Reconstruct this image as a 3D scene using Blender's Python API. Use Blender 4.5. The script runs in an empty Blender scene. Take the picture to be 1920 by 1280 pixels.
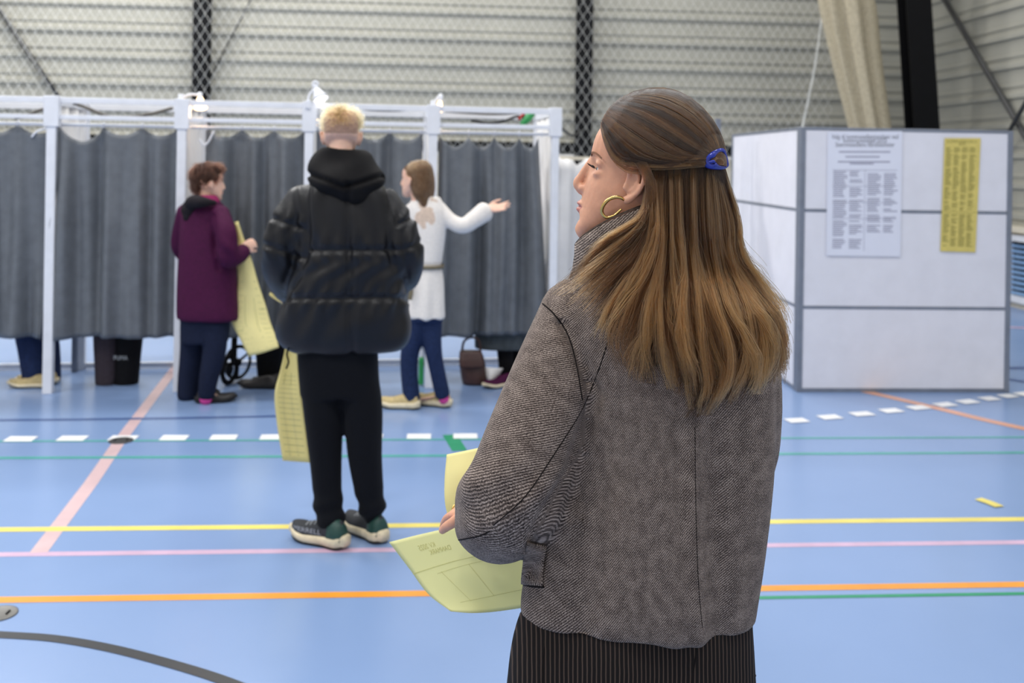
import bpy, bmesh, math, random
import numpy as np
from mathutils import Vector, Matrix
from mathutils.bvhtree import BVHTree

random.seed(7)
rng = np.random.default_rng(7)
scene = bpy.context.scene
COL = scene.collection

# ------------------------------------------------------------------ camera frame
FPX, HCAM, PX0, PY0, ROLL, YAW = 1867.0, 1.62, 960.0, 305.0, 0.016, 0.0721
CAM = np.array([0.0, 0.0, HCAM])
R = np.array([math.cos(YAW), -math.sin(YAW), 0.0])
FW = np.array([math.sin(YAW), math.cos(YAW), 0.0])
Z = np.array([0.0, 0.0, 1.0])
CR, SR = math.cos(ROLL), math.sin(ROLL)


def ab(px, py):
    dx, dy = px - PX0, PY0 - py
    return dx * CR - dy * SR, dy * CR + dx * SR


def W(px, py, d):
    """photo pixel at distance d (m, along the view axis) -> world point"""
    a, b = ab(px, py)
    return CAM + d * (a / FPX * R + FW + b / FPX * Z)


def G(px, py, z=0.0):
    a, b = ab(px, py)
    return W(px, py, (HCAM - z) * FPX / (-b))


def unit(v):
    v = np.asarray(v, float)
    return v / (np.linalg.norm(v) + 1e-12)


# ------------------------------------------------------------------ materials
def lin(c):
    out = []
    for v in c[:3]:
        v /= 255.0
        out.append(v / 12.92 if v <= 0.04045 else ((v + 0.055) / 1.055) ** 2.4)
    return (*out, 1.0)


class NT:
    def __init__(self, m):
        m.use_nodes = True
        self.t = m.node_tree
        self.n = self.t.nodes
        self.l = self.t.links
        self.p = self.n.get('Principled BSDF')

    def node(self, typ, **kw):
        n = self.n.new(typ)
        for k, v in kw.items():
            if k.startswith('i_'):
                n.inputs[k[2:].replace('_', ' ')].default_value = v
            else:
                setattr(n, k, v)
        return n

    def link(self, a, b):
        self.l.new(a, b)

    def ramp(self, fac, stops):
        r = self.n.new('ShaderNodeValToRGB')
        e = r.color_ramp.elements
        while len(e) < len(stops):
            e.new(0.5)
        for el, (p, c) in zip(e, stops):
            el.position = p
            el.color = c
        self.link(fac, r.inputs[0])
        return r.outputs[0]

    def bump(self, h, strength=0.3, dist=0.002):
        b = self.n.new('ShaderNodeBump')
        b.inputs['Strength'].default_value = strength
        b.inputs['Distance'].default_value = dist
        self.link(h, b.inputs['Height'])
        self.link(b.outputs[0], self.p.inputs['Normal'])


def mat(name, c, rough=0.6, var=0.08, scale=20.0, bump=0.0, metal=0.0, sheen=0.0, sss=0.0, spec=0.5, trans=0.0):
    m = bpy.data.materials.new(name)
    t = NT(m)
    p = t.p
    p.inputs['Roughness'].default_value = rough
    p.inputs['Metallic'].default_value = metal
    p.inputs['Specular IOR Level'].default_value = spec
    if sheen:
        p.inputs['Sheen Weight'].default_value = sheen
    if sss:
        p.inputs['Subsurface Weight'].default_value = sss
        p.inputs['Subsurface Radius'].default_value = (0.012, 0.005, 0.003)
        p.inputs['Subsurface Scale'].default_value = 0.5
    tc = t.node('ShaderNodeTexCoord')
    no = t.node('ShaderNodeTexNoise', i_Scale=scale, i_Detail=5.0, i_Roughness=0.6)
    t.link(tc.outputs['Object'], no.inputs['Vector'])
    L = np.array(lin(c))
    lo = tuple(np.clip(L[:3] * (1 - var * 2), 0, 1)) + (1,)
    hi = tuple(np.clip(L[:3] * (1 + var * 2), 0, 1)) + (1,)
    t.link(t.ramp(no.outputs['Fac'], [(0.3, lo), (0.7, hi)]), p.inputs['Base Color'])
    if bump:
        t.bump(no.outputs['Fac'], bump, 0.003)
    return m


def emit(name, c, s):
    m = bpy.data.materials.new(name)
    t = NT(m)
    t.p.inputs['Base Color'].default_value = lin(c)
    t.p.inputs['Emission Color'].default_value = lin(c)
    t.p.inputs['Emission Strength'].default_value = s
    return m


def tweed_mat():
    m = bpy.data.materials.new('tweed')
    t = NT(m)
    at = t.node('ShaderNodeAttribute', attribute_name='weave')
    vec = at.outputs['Vector']
    big = t.node('ShaderNodeTexNoise', i_Scale=45.0, i_Detail=3.0)
    t.link(vec, big.inputs['Vector'])
    wv = t.node('ShaderNodeTexWave', wave_type='BANDS', bands_direction='DIAGONAL', i_Scale=138.0, i_Distortion=1.6, i_Detail=2.0, i_Detail_Scale=1.2)
    t.link(vec, wv.inputs['Vector'])
    sp = t.node('ShaderNodeTexNoise', i_Scale=520.0, i_Detail=2.0, i_Roughness=0.7)
    t.link(vec, sp.inputs['Vector'])
    m1 = t.node('ShaderNodeMath', operation='MULTIPLY_ADD')
    t.link(wv.outputs['Fac'], m1.inputs[0])
    m1.inputs[1].default_value = 0.30
    t.link(sp.outputs['Fac'], m1.inputs[2])
    m2 = t.node('ShaderNodeMath', operation='MULTIPLY_ADD')
    t.link(big.outputs['Fac'], m2.inputs[0])
    m2.inputs[1].default_value = 0.30
    t.link(m1.outputs[0], m2.inputs[2])
    c = t.ramp(m2.outputs[0], [(0.52, lin((26, 21, 20))), (0.74, lin((84, 73, 67))), (0.92, lin((140, 125, 116))), (1.0, lin((176, 160, 148)))])
    t.link(c, t.p.inputs['Base Color'])
    t.p.inputs['Roughness'].default_value = 0.9
    t.p.inputs['Specular IOR Level'].default_value = 0.15
    t.p.inputs['Sheen Weight'].default_value = 0.06
    t.bump(m1.outputs[0], 0.5, 0.0012)
    return m


def set_weave(me, UV):
    a = me.attributes.new('weave', 'FLOAT_VECTOR', 'POINT')
    v = np.zeros((len(me.vertices), 3))
    v[:, :2] = UV
    a.data.foreach_set('vector', v.astype(np.float32).ravel())


def pinstripe_mat():
    m = bpy.data.materials.new('pinstripe')
    t = NT(m)
    tc = t.node('ShaderNodeTexCoord')
    wv = t.node('ShaderNodeTexWave', wave_type='BANDS', bands_direction='X', i_Scale=46.0, i_Distortion=0.6, i_Detail=1.0)
    t.link(tc.outputs['Object'], wv.inputs['Vector'])
    c = t.ramp(wv.outputs['Fac'], [(0.0, lin((22, 18, 17))), (0.80, lin((32, 26, 24))), (0.97, lin((84, 70, 61)))])
    t.link(c, t.p.inputs['Base Color'])
    t.p.inputs['Roughness'].default_value = 0.85
    t.p.inputs['Specular IOR Level'].default_value = 0.2
    return m


def hair_mat(name, root, tip, var=0.5):
    m = bpy.data.materials.new(name)
    t = NT(m)
    hi = t.node('ShaderNodeHairInfo')
    g = t.ramp(hi.outputs['Intercept'], [(0.05, lin(root)), (0.75, lin(tip))])
    hsv = t.node('ShaderNodeHueSaturation')
    mm = t.node('ShaderNodeMapRange')
    mm.inputs['To Min'].default_value = 1 - var
    mm.inputs['To Max'].default_value = 1 + var
    t.link(hi.outputs['Random'], mm.inputs['Value'])
    t.link(mm.outputs[0], hsv.inputs['Value'])
    t.link(g, hsv.inputs['Color'])
    h = t.node('ShaderNodeBsdfHairPrincipled')
    h.parametrization = 'COLOR'
    t.link(hsv.outputs[0], h.inputs['Color'])
    h.inputs['Roughness'].default_value = 0.42
    h.inputs['IOR'].default_value = 1.38
    h.inputs['Radial Roughness'].default_value = 0.5
    t.link(h.outputs[0], t.n['Material Output'].inputs['Surface'])
    return m


def paper_mat(name, c, back=None):
    m = bpy.data.materials.new(name)
    t = NT(m)
    t.p.inputs['Base Color'].default_value = lin(c)
    t.p.inputs['Roughness'].default_value = 0.8
    t.p.inputs['Specular IOR Level'].default_value = 0.2
    tr = t.node('ShaderNodeBsdfTranslucent')
    tr.inputs['Color'].default_value = lin(c)
    mx = t.node('ShaderNodeMixShader')
    mx.inputs[0].default_value = 0.35
    t.link(t.p.outputs[0], mx.inputs[1])
    t.link(tr.outputs[0], mx.inputs[2])
    t.link(mx.outputs[0], t.n['Material Output'].inputs['Surface'])
    return m


def floor_mat():
    m = bpy.data.materials.new('sports_floor')
    t = NT(m)
    tc = t.node('ShaderNodeTexCoord')
    n1 = t.node('ShaderNodeTexNoise', i_Scale=0.8, i_Detail=4.0)
    t.link(tc.outputs['Object'], n1.inputs['Vector'])
    t.link(t.ramp(n1.outputs['Fac'], [(0.3, lin((122, 147, 187))), (0.7, lin((130, 154, 194)))]), t.p.inputs['Base Color'])
    n2 = t.node('ShaderNodeTexNoise', i_Scale=3.0, i_Detail=5.0)
    t.link(tc.outputs['Object'], n2.inputs['Vector'])
    mr = t.node('ShaderNodeMapRange')
    mr.inputs['To Min'].default_value = 0.22
    mr.inputs['To Max'].default_value = 0.28
    t.link(n2.outputs['Fac'], mr.inputs['Value'])
    t.link(mr.outputs[0], t.p.inputs['Roughness'])
    t.p.inputs['Specular IOR Level'].default_value = 0.45
    return m


M = {}
M['floor'] = floor_mat()
M['wall'] = mat('wall_steel', (162, 160, 149), 0.5, 0.03, 2)
M['ceiling'] = mat('ceiling_white', (205, 205, 200), 0.8, 0.03, 2)
M['cream'] = mat('cream_board', (214, 205, 185), 0.6, 0.04, 4)
M['black_steel'] = mat('black_steel', (7, 7, 10), 0.6, 0.1, 8, spec=0.2)
M['dark_steel'] = mat('dark_steel', (58, 58, 58), 0.5, 0.1, 8)
M['white_frame'] = mat('white_frame', (222, 224, 230), 0.45, 0.03, 8)
M['white_cloth'] = mat('white_cloth', (226, 224, 222), 0.85, 0.03, 6)
M['panel'] = mat('panel_white', (224, 223, 230), 0.6, 0.02, 5)
M['alu'] = mat('aluminium_trim', (128, 134, 146), 0.45, 0.05, 10, metal=0.35)
M['curtain'] = mat('grey_curtain', (102, 106, 111), 0.42, 0.06, 14, bump=0.05, spec=0.4)
M['beige_net'] = mat('beige_net', (174, 163, 138), 0.85, 0.08, 30, bump=0.2)
M['net'] = mat('white_net', (225, 225, 220), 0.8, 0.02, 5)
M['cable'] = mat('grey_cable', (88, 84, 78), 0.6, 0.05, 10)
M['cable_black'] = mat('black_cable', (24, 24, 24), 0.6, 0.05, 10)
M['green'] = mat('green_plastic', (40, 140, 75), 0.4, 0.05, 10)
M['red'] = mat('red_plastic', (170, 50, 40), 0.5, 0.05, 10)
M['glow'] = emit('lamp_glow', (255, 214, 160), 3.5)
M['glow_white'] = emit('lamp_glow_white', (255, 248, 235), 3.0)
M['skin'] = mat('skin', (214, 158, 128), 0.5, 0.05, 40, sss=0.25, spec=0.35)
M['skin_b'] = mat('skin_light', (226, 184, 162), 0.5, 0.05, 40, sss=0.2, spec=0.3)
M['lips'] = mat('lips', (188, 118, 106), 0.4, 0.05, 60, sss=0.2)
M['eye'] = mat('eye_white', (235, 232, 228), 0.15, 0.01, 10)
M['iris'] = mat('iris', (70, 80, 80), 0.15, 0.1, 60)
M['lash'] = mat('lash', (26, 20, 17), 0.8, 0.05, 30)
M['brow'] = mat('brow', (140, 100, 76), 0.9, 0.1, 90)
M['scalp'] = mat('brown_scalp', (58, 42, 30), 0.8, 0.1, 60, spec=0.2)
M['hair_base'] = mat('hair_under', (36, 25, 17), 0.75, 0.2, 120, spec=0.2)
M['hair'] = hair_mat('long_brown_hair', (48, 31, 19), (84, 55, 32), 0.4)
M['hair_dark'] = hair_mat('dark_brown_strands', (24, 15, 9), (42, 27, 15), 0.3)
M['hair_light'] = hair_mat('honey_strands', (74, 51, 32), (122, 85, 49), 0.3)
M['tweed'] = tweed_mat()
M['pinstripe'] = pinstripe_mat()
M['seam'] = mat('dark_seam', (30, 26, 25), 0.9, 0.1, 60, spec=0.1)
M['rib'] = mat('collar_rib', (64, 54, 48), 0.9, 0.25, 260, bump=0.5, spec=0.1)
M['clip'] = mat('blue_clip', (34, 50, 150), 0.12, 0.12, 80)
M['gold'] = mat('gold', (214, 180, 110), 0.22, 0.03, 30, metal=1.0)
M['puffer'] = mat('black_puffer', (15, 15, 19), 0.42, 0.08, 40, bump=0.1, spec=0.35)
M['hood'] = mat('black_hood', (13, 12, 14), 0.8, 0.1, 40, bump=0.1, spec=0.2)
M['joggers'] = mat('black_joggers', (15, 17, 22), 0.9, 0.15, 300, bump=0.15, sheen=0.03, spec=0.15)
M['blond'] = mat('blond_under', (128, 100, 64), 0.8, 0.15, 80, spec=0.2)
M['blond_hair'] = hair_mat('blond_hair', (100, 74, 46), (196, 158, 102), 0.35)
M['fade'] = mat('shaved_scalp', (176, 138, 116), 0.7, 0.1, 120)
M['shoe_dark'] = mat('dark_trainer', (38, 41, 47), 0.75, 0.15, 150, bump=0.2)
M['shoe_green'] = mat('green_trainer_heel', (26, 66, 58), 0.5, 0.1, 80)
M['sole'] = mat('cream_sole', (222, 208, 176), 0.6, 0.08, 30)
M['outsole'] = mat('black_outsole', (22, 22, 24), 0.8, 0.1, 30)
M['shoe_text'] = mat('grey_print', (170, 174, 178), 0.6, 0.03, 20)
M['purple'] = mat('purple_coat', (66, 14, 52), 0.75, 0.1, 60, bump=0.1, sheen=0.0, spec=0.2)
M['purple_hood'] = mat('dark_hood_lining', (30, 26, 30), 0.8, 0.1, 40, spec=0.2)
M['magenta'] = mat('magenta_collar', (138, 22, 84), 0.8, 0.08, 40)
M['navy'] = mat('navy_trousers', (22, 29, 50), 0.85, 0.12, 70, bump=0.1, spec=0.2)
M['jeans'] = mat('blue_jeans', (31, 44, 76), 0.85, 0.15, 80, bump=0.1, spec=0.2)
M['black_cloth'] = mat('black_cloth', (16, 15, 18), 0.85, 0.15, 60, spec=0.2)
M['greyblack'] = mat('charcoal_cloth', (62, 54, 60), 0.85, 0.1, 60, spec=0.2)
M['grey_coat'] = mat('grey_coat', (72, 78, 82), 0.85, 0.1, 40, spec=0.2)
M['dark_brown_hair'] = mat('dark_brown_under', (48, 28, 18), 0.8, 0.2, 60, spec=0.2)
M['short_brown'] = hair_mat('short_brown_hair', (34, 21, 16), (66, 36, 25), 0.35)
M['ash_hair_base'] = mat('ash_brown_under', (96, 68, 44), 0.75, 0.15, 70, spec=0.2)
M['ash_hair'] = hair_mat('ash_brown_hair', (140, 112, 80), (88, 60, 38), 0.25)
M['sweater'] = mat('white_knit', (228, 222, 216), 0.9, 0.04, 90, bump=0.25, sheen=0.05, spec=0.15)
M['lace'] = mat('beige_lace', (206, 184, 166), 0.9, 0.15, 120, bump=0.2)
M['belt'] = mat('khaki_belt', (112, 102, 80), 0.6, 0.06, 40)
M['tan_shoe'] = mat('tan_shoe', (186, 166, 118), 0.7, 0.1, 60, bump=0.1)
M['pink'] = mat('pink_sock', (214, 70, 150), 0.85, 0.05, 50)
M['black_leather'] = mat('black_leather', (30, 26, 26), 0.45, 0.1, 50)
M['brown_leather'] = mat('brown_leather', (62, 38, 34), 0.5, 0.12, 30)
M['paper'] = paper_mat('yellow_paper', (248, 238, 176))
M['paper_olive'] = paper_mat('yellow_paper_olive', (236, 234, 178))
M['print'] = mat('yellow_paper_print', (188, 184, 116), 0.8, 0.05, 40)
M['print_dark'] = mat('dark_print', (86, 86, 96), 0.8, 0.05, 40)
M['print_grey'] = mat('grey_print_text', (150, 150, 168), 0.8, 0.05, 40)
M['print_olive'] = mat('olive_print', (142, 132, 66), 0.8, 0.05, 40)
M['poster_white'] = mat('poster_white', (222, 224, 236), 0.7, 0.01, 5)
M['poster_yellow'] = mat('poster_yellow', (212, 194, 108), 0.7, 0.04, 14)
M['glass'] = mat('dark_glass', (18, 24, 34), 0.08, 0.1, 3)
M['blind'] = mat('blind_slat', (130, 165, 205), 0.5, 0.05, 5)
M['drain'] = mat('socket_cover', (112, 110, 106), 0.45, 0.06, 30, metal=0.5)


def line_mat(n, c):
    return mat(n, c, 0.32, 0.05, 6)


M['l_yellow'] = line_mat('line_yellow', (222, 206, 104))
M['l_pink'] = line_mat('line_pink', (196, 166, 190))
M['l_orange'] = line_mat('line_orange', (226, 148, 48))
M['l_green'] = line_mat('line_green', (76, 160, 150))
M['l_green2'] = line_mat('line_green_bright', (40, 140, 100))
M['l_white'] = line_mat('line_white', (240, 240, 240))
M['l_salmon'] = line_mat('line_salmon', (202, 174, 176))
M['l_coral'] = line_mat('line_coral', (214, 158, 130))
M['l_navy'] = line_mat('line_navy', (70, 92, 140))
M['l_black'] = line_mat('line_black', (34, 36, 40))


# ------------------------------------------------------------------ object helpers
def new_empty(name, loc, label, cat, group=None):
    o = bpy.data.objects.new(name, None)
    o.empty_display_size = 0.1
    COL.objects.link(o)
    o.location = Vector(loc)
    o['label'] = label
    o['category'] = cat
    if group:
        o['group'] = group
    return o


def tag(o, label, cat, group=None, kind=None):
    o['label'] = label
    o['category'] = cat
    if group:
        o['group'] = group
    if kind:
        o['kind'] = kind
    return o


def world_loc(o):
    v = np.zeros(3)
    while o is not None:
        v += np.array(o.location)
        o = o.parent
    return v


def obj(name, V, F, m, parent=None, smooth=True, label=None, origin=None):
    """verts in world space; origin kept at the parent's (translation only)"""
    me = bpy.data.meshes.new(name)
    V = np.asarray(V, float)
    base = world_loc(parent) if parent is not None else (np.asarray(origin, float) if origin is not None else np.zeros(3))
    me.from_pydata((V - base).tolist(), [], F if isinstance(F, list) else F.tolist())
    return link(name, me, m, parent, smooth, label, origin)


def link(name, me, m, parent=None, smooth=True, label=None, origin=None):
    if m is not None:
        for mm in (m if isinstance(m, (list, tuple)) else [m]):
            me.materials.append(mm)
    if smooth:
        me.polygons.foreach_set('use_smooth', [True] * len(me.polygons))
    me.update()
    o = bpy.data.objects.new(name, me)
    COL.objects.link(o)
    if parent is not None:
        o.parent = parent
    elif origin is not None:
        o.location = Vector(origin)
    if label:
        o['label'] = label
    return o


def struct(o):
    o['kind'] = 'structure'
    return o


def join(pieces):
    V, F, k = [], [], 0
    for v, f in pieces:
        V.append(np.asarray(v, float))
        F += [tuple(i + k for i in q) for q in f]
        k += len(v)
    return np.concatenate(V), F


def catmull(P, n):
    P = np.asarray(P, float)
    if len(P) == 2 or n <= 1:
        return P
    Q = np.vstack([2 * P[0] - P[1], P, 2 * P[-1] - P[-2]])
    out = []
    for i in range(1, len(Q) - 2):
        p0, p1, p2, p3 = Q[i - 1], Q[i], Q[i + 1], Q[i + 2]
        for t in np.linspace(0, 1, n, endpoint=False):
            out.append(0.5 * (2 * p1 + (p2 - p0) * t + (2 * p0 - 5 * p1 + 4 * p2 - p3) * t * t + (3 * p1 - p0 - 3 * p2 + p3) * t ** 3))
    out.append(Q[-2])
    return np.array(out)


def loft(rings, cap=True, closed=True):
    """rings: list of (N,3)"""
    n = len(rings[0])
    V = np.concatenate(rings)
    F = []
    for i in range(len(rings) - 1):
        for j in range(n if closed else n - 1):
            a, b = i * n + j, i * n + (j + 1) % n
            F.append((a, b, b + n, a + n))
    if cap:
        F.append(tuple(range(n))[::-1])
        F.append(tuple((len(rings) - 1) * n + j for j in range(n)))
    return V, F


def tube(path, radii, N=16, sub=5, ref=None, round_ends=True):
    """radii: scalar or (r1, r2) per path point; r1 along ref projected, r2 across"""
    path = np.asarray(path, float)
    rr = np.array([(r, r) if np.isscalar(r) else tuple(r) for r in radii], float)
    P = catmull(np.hstack([path, rr]), sub)
    C, rr = P[:, :3], np.maximum(P[:, 3:], 1e-5)
    T = np.gradient(C, axis=0)
    T /= np.linalg.norm(T, axis=1)[:, None] + 1e-12
    if ref is None:
        ref = Z if abs(T[0] @ Z) < 0.8 else R
    ref = np.asarray(ref, float)
    th = np.linspace(0, 2 * np.pi, N, endpoint=False)
    rings = []
    s = None

    def ring(c, t, r1, r2):
        nonlocal s
        base = ref if s is None else s
        s_ = base - t * (base @ t)
        if np.linalg.norm(s_) < 1e-6:
            s_ = np.cross(t, Z)
        s_ = unit(s_)
        s = s_
        b = np.cross(t, s_)
        return c + np.outer(np.cos(th) * r1, s_) + np.outer(np.sin(th) * r2, b)
    if round_ends:
        for k in (0.2, 0.6, 0.88):
            rad = math.sqrt(1 - (1 - k) ** 2)
            rings.append(ring(C[0] - T[0] * rr[0].mean() * (1 - k), T[0], rr[0, 0] * rad, rr[0, 1] * rad))
    for c, t, r in zip(C, T, rr):
        rings.append(ring(c, t, r[0], r[1]))
    if round_ends:
        for k in (0.88, 0.6, 0.2):
            rad = math.sqrt(1 - (1 - k) ** 2)
            rings.append(ring(C[-1] + T[-1] * rr[-1].mean() * (1 - k), T[-1], rr[-1, 0] * rad, rr[-1, 1] * rad))
    return loft(rings)


def ell(c, radii, axes=None, n=16, m=10):
    A = np.eye(3) if axes is None else np.array([unit(a) for a in axes])
    V = [(0, 0, 1.0)]
    for i in range(1, m):
        p = math.pi * i / m
        for j in range(n):
            t = 2 * math.pi * j / n
            V.append((math.sin(p) * math.cos(t), math.sin(p) * math.sin(t), math.cos(p)))
    V.append((0, 0, -1.0))
    F = []
    for j in range(n):
        F.append((0, 1 + j, 1 + (j + 1) % n))
        F.append((len(V) - 1, 1 + (m - 2) * n + (j + 1) % n, 1 + (m - 2) * n + j))
        for i in range(m - 2):
            a, b = 1 + i * n + j, 1 + i * n + (j + 1) % n
            F.append((a, a + n, b + n, b))
    V = np.array(V) * np.asarray(radii)
    return V @ A + np.asarray(c), F


def vslices(sl, d, N=40, sub=4, exp=0.85, dshift=0.0):
    """horizontal slices given by photo edges: (left px, right px, py, half depth[, depth shift])"""
    rows = []
    for s in sl:
        L, Rr, y, hd = s[:4]
        sh = s[4] if len(s) > 4 else 0.0
        rows.append([L, Rr, y, hd, sh])
    rows = catmull(np.array(rows, float), sub)
    th = np.linspace(0, 2 * np.pi, N, endpoint=False)
    c, s = np.cos(th), np.sin(th)
    cx, sx = np.sign(c) * np.abs(c) ** exp, np.sign(s) * np.abs(s) ** exp
    rings = []
    for L, Rr, y, hd, sh in rows:
        dd = d + sh + dshift
        C = W((L + Rr) / 2, y, dd)
        hw = (Rr - L) / 2 * dd / FPX
        rings.append(C + np.outer(cx * hw, R) + np.outer(sx * hd, FW))
    return loft(rings)


def box(c, half, axes=None):
    A = np.eye(3) if axes is None else np.array([unit(a) for a in axes])
    s = np.array([(x, y, z) for x in (-1, 1) for y in (-1, 1) for z in (-1, 1)], float) * np.asarray(half)
    F = [(0, 1, 3, 2), (4, 6, 7, 5), (0, 4, 5, 1), (2, 3, 7, 6), (0, 2, 6, 4), (1, 5, 7, 3)]
    return s @ A + np.asarray(c), F


def bar(p, q, w, h=None, up=Z):
    p, q = np.asarray(p, float), np.asarray(q, float)
    t = unit(q - p)
    u = up if abs(t @ np.asarray(up)) < 0.95 else R
    s = unit(np.cross(t, u))
    u = np.cross(s, t)
    return box((p + q) / 2, (np.linalg.norm(q - p) / 2, w / 2, (h or w) / 2), (t, s, u))


def bevel_obj(o, w=0.004, seg=2):
    b = o.modifiers.new('bevel', 'BEVEL')
    b.width = w
    b.segments = seg
    b.limit_method = 'ANGLE'
    return o


def fuse(pieces, voxel, smooth=3, fac=0.5):
    V, F = join(pieces)
    me = bpy.data.meshes.new('tmp')
    me.from_pydata(V.tolist(), [], F)
    o = bpy.data.objects.new('tmp', me)
    COL.objects.link(o)
    r = o.modifiers.new('r', 'REMESH')
    r.mode = 'VOXEL'
    r.voxel_size = voxel
    if smooth:
        s = o.modifiers.new('s', 'SMOOTH')
        s.factor = fac
        s.iterations = smooth
    dg = bpy.context.evaluated_depsgraph_get()
    m2 = bpy.data.meshes.new_from_object(o.evaluated_get(dg))
    bpy.data.objects.remove(o)
    bpy.data.meshes.remove(me)
    return m2


def get_co(me):
    a = np.empty(len(me.vertices) * 3)
    me.vertices.foreach_get('co', a)
    return a.reshape(-1, 3)


def get_no(me):
    a = np.empty(len(me.vertices) * 3)
    me.vertices.foreach_get('normal', a)
    return a.reshape(-1, 3)


def set_co(me, V):
    me.vertices.foreach_set('co', np.ascontiguousarray(V).ravel())
    me.update()


def displace(me, fn):
    V, Nn = get_co(me), get_no(me)
    set_co(me, V + Nn * np.asarray(fn(V, Nn))[:, None])


def sn(V, freq, seed=0, octaves=3, aniso=(1, 1, 1)):
    """smooth pseudo-noise, ~[-1,1]"""
    g = np.random.default_rng(seed)
    out = np.zeros(len(V))
    amp = 1.0
    X = V * np.asarray(aniso)
    for o in range(octaves):
        for _ in range(4):
            k = g.normal(size=3)
            k = k / np.linalg.norm(k) * freq * (2 ** o) * g.uniform(0.7, 1.3)
            out += amp * np.sin(X @ k + g.uniform(0, 6.28)) / 2.5
        amp *= 0.5
    return out


def place(name, me, m, parent, smooth=True, label=None):
    set_co(me, get_co(me) - world_loc(parent))
    return link(name, me, m, parent, smooth, label)


def scr(P):
    """world -> photo pixel and depth (for tracing seams over a finished garment)"""
    P = np.asarray(P) - CAM
    d = P @ FW
    a, b = P @ R / d * FPX, P @ Z / d * FPX
    return PX0 + a * CR + b * SR, PY0 - (-a * SR + b * CR), d


def bvh_of(me, off=(0, 0, 0)):
    V = get_co(me) + np.asarray(off)
    return BVHTree.FromPolygons([Vector(v) for v in V], [tuple(p.vertices) for p in me.polygons])


def hit(bv, px, py):
    d = W(px, py, 1.0) - CAM
    h = bv.ray_cast(Vector(CAM), Vector(d))
    return h[0], h[1]


def hit_near(bv, px, py, d):
    h, n = hit(bv, px, py)
    if h is None:
        h, n = bv.find_nearest(Vector(W(px, py, d)))[:2]
    return np.array(h), np.array(n)


def seam(name, bv, pts, r, m, parent, lift=0.0):
    P = catmull(np.array(pts, float), 8)
    out = []
    for x, y in P:
        h, n = hit(bv, x, y)
        if h is not None:
            out.append(np.array(h) + np.array(n) * lift)
    if len(out) < 3:
        return None
    V, F = tube(np.array(out), [r] * len(out), N=6, sub=1, round_ends=False)
    return obj(name, V, F, m, parent)


def curves_obj(name, PTS, r0, r1, m, parent):
    """PTS: (n, k, 3) world"""
    n, k = PTS.shape[:2]
    c = bpy.data.hair_curves.new(name)
    c.add_curves([k] * n)
    c.attributes['position'].data.foreach_set('vector', np.ascontiguousarray(PTS - world_loc(parent)).ravel().astype(np.float32))
    ra = c.attributes.get('radius') or c.attributes.new('radius', 'FLOAT', 'POINT')
    rad = np.linspace(r0, r1, k)[None, :] * np.ones((n, 1))
    ra.data.foreach_set('value', rad.ravel().astype(np.float32))
    c.materials.append(m)
    o = bpy.data.objects.new(name, c)
    COL.objects.link(o)
    o.parent = parent
    return o


def strands_on(me, n, length, flow, lift, k=6, seed=1, keep=None, jitter=0.35, off=(0, 0, 0), snap=0.0):
    """short strands lying on a mesh; flow(P, N) -> direction field"""
    g = np.random.default_rng(seed)
    V, Nn = get_co(me) + np.asarray(off), get_no(me)
    bvs = bvh_of(me, off) if snap else None
    idx = np.arange(len(V))
    if keep is not None:
        idx = idx[keep(V)]
    pick = g.choice(idx, n)
    P, Nr = V[pick] + g.normal(size=(n, 3)) * 0.002, Nn[pick]
    out = [P]
    ln = length * g.uniform(0.6, 1.15, (n, 1))
    rnd = g.normal(size=(n, 3)) * jitter
    p = P.copy()
    for i in range(1, k):
        d = flow(p, Nr)
        d = d - Nr * (d * Nr).sum(1)[:, None]
        d = d / (np.linalg.norm(d, axis=1)[:, None] + 1e-9) + rnd + Nr * lift
        d /= np.linalg.norm(d, axis=1)[:, None]
        p = p + d * ln / (k - 1)
        if snap:
            Nr = Nr.copy()
            for q in range(n):
                h, nn, _, _ = bvs.find_nearest(Vector(p[q]))
                p[q] = np.array(h) + np.array(nn) * snap
                Nr[q] = nn
        out.append(p.copy())
    return np.stack(out, 1)


def text_mesh(s, size):
    cu = bpy.data.curves.new('tmp', 'FONT')
    cu.body = s
    cu.size = size
    cu.align_x = 'CENTER'
    cu.align_y = 'CENTER'
    cu.extrude = 0.0
    o = bpy.data.objects.new('tmp', cu)
    COL.objects.link(o)
    dg = bpy.context.evaluated_depsgraph_get()
    me = bpy.data.meshes.new_from_object(o.evaluated_get(dg))
    V = get_co(me)
    F = [tuple(p.vertices) for p in me.polygons]
    bpy.data.objects.remove(o)
    bpy.data.curves.remove(cu)
    bpy.data.meshes.remove(me)
    return V, F


def flat_text(name, s, size, c, right, up, m, parent, sx=1.0):
    V, F = text_mesh(s, size)
    P = np.asarray(c) + np.outer(V[:, 0] * sx, right) + np.outer(V[:, 1], up)
    return obj(name, P, F, m, parent, smooth=False)


# ------------------------------------------------------------------ body pieces
HEAD = np.array([  # u, front, back, half width
    (-.106, .074, .046, .012), (-.100, .080, .040, .022), (-.085, .084, .018, .037), (-.065, .085, -.008, .048), (-.045, .086, -.030, .057),
    (-.020, .087, -.060, .065), (.000, .086, -.084, .069), (.030, .089, -.098, .071), (.060, .088, -.103, .074),
    (.085, .078, -.098, .070), (.105, .058, -.080, .057), (.119, .030, -.052, .036), (.125, .008, -.028, .012)])


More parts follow.
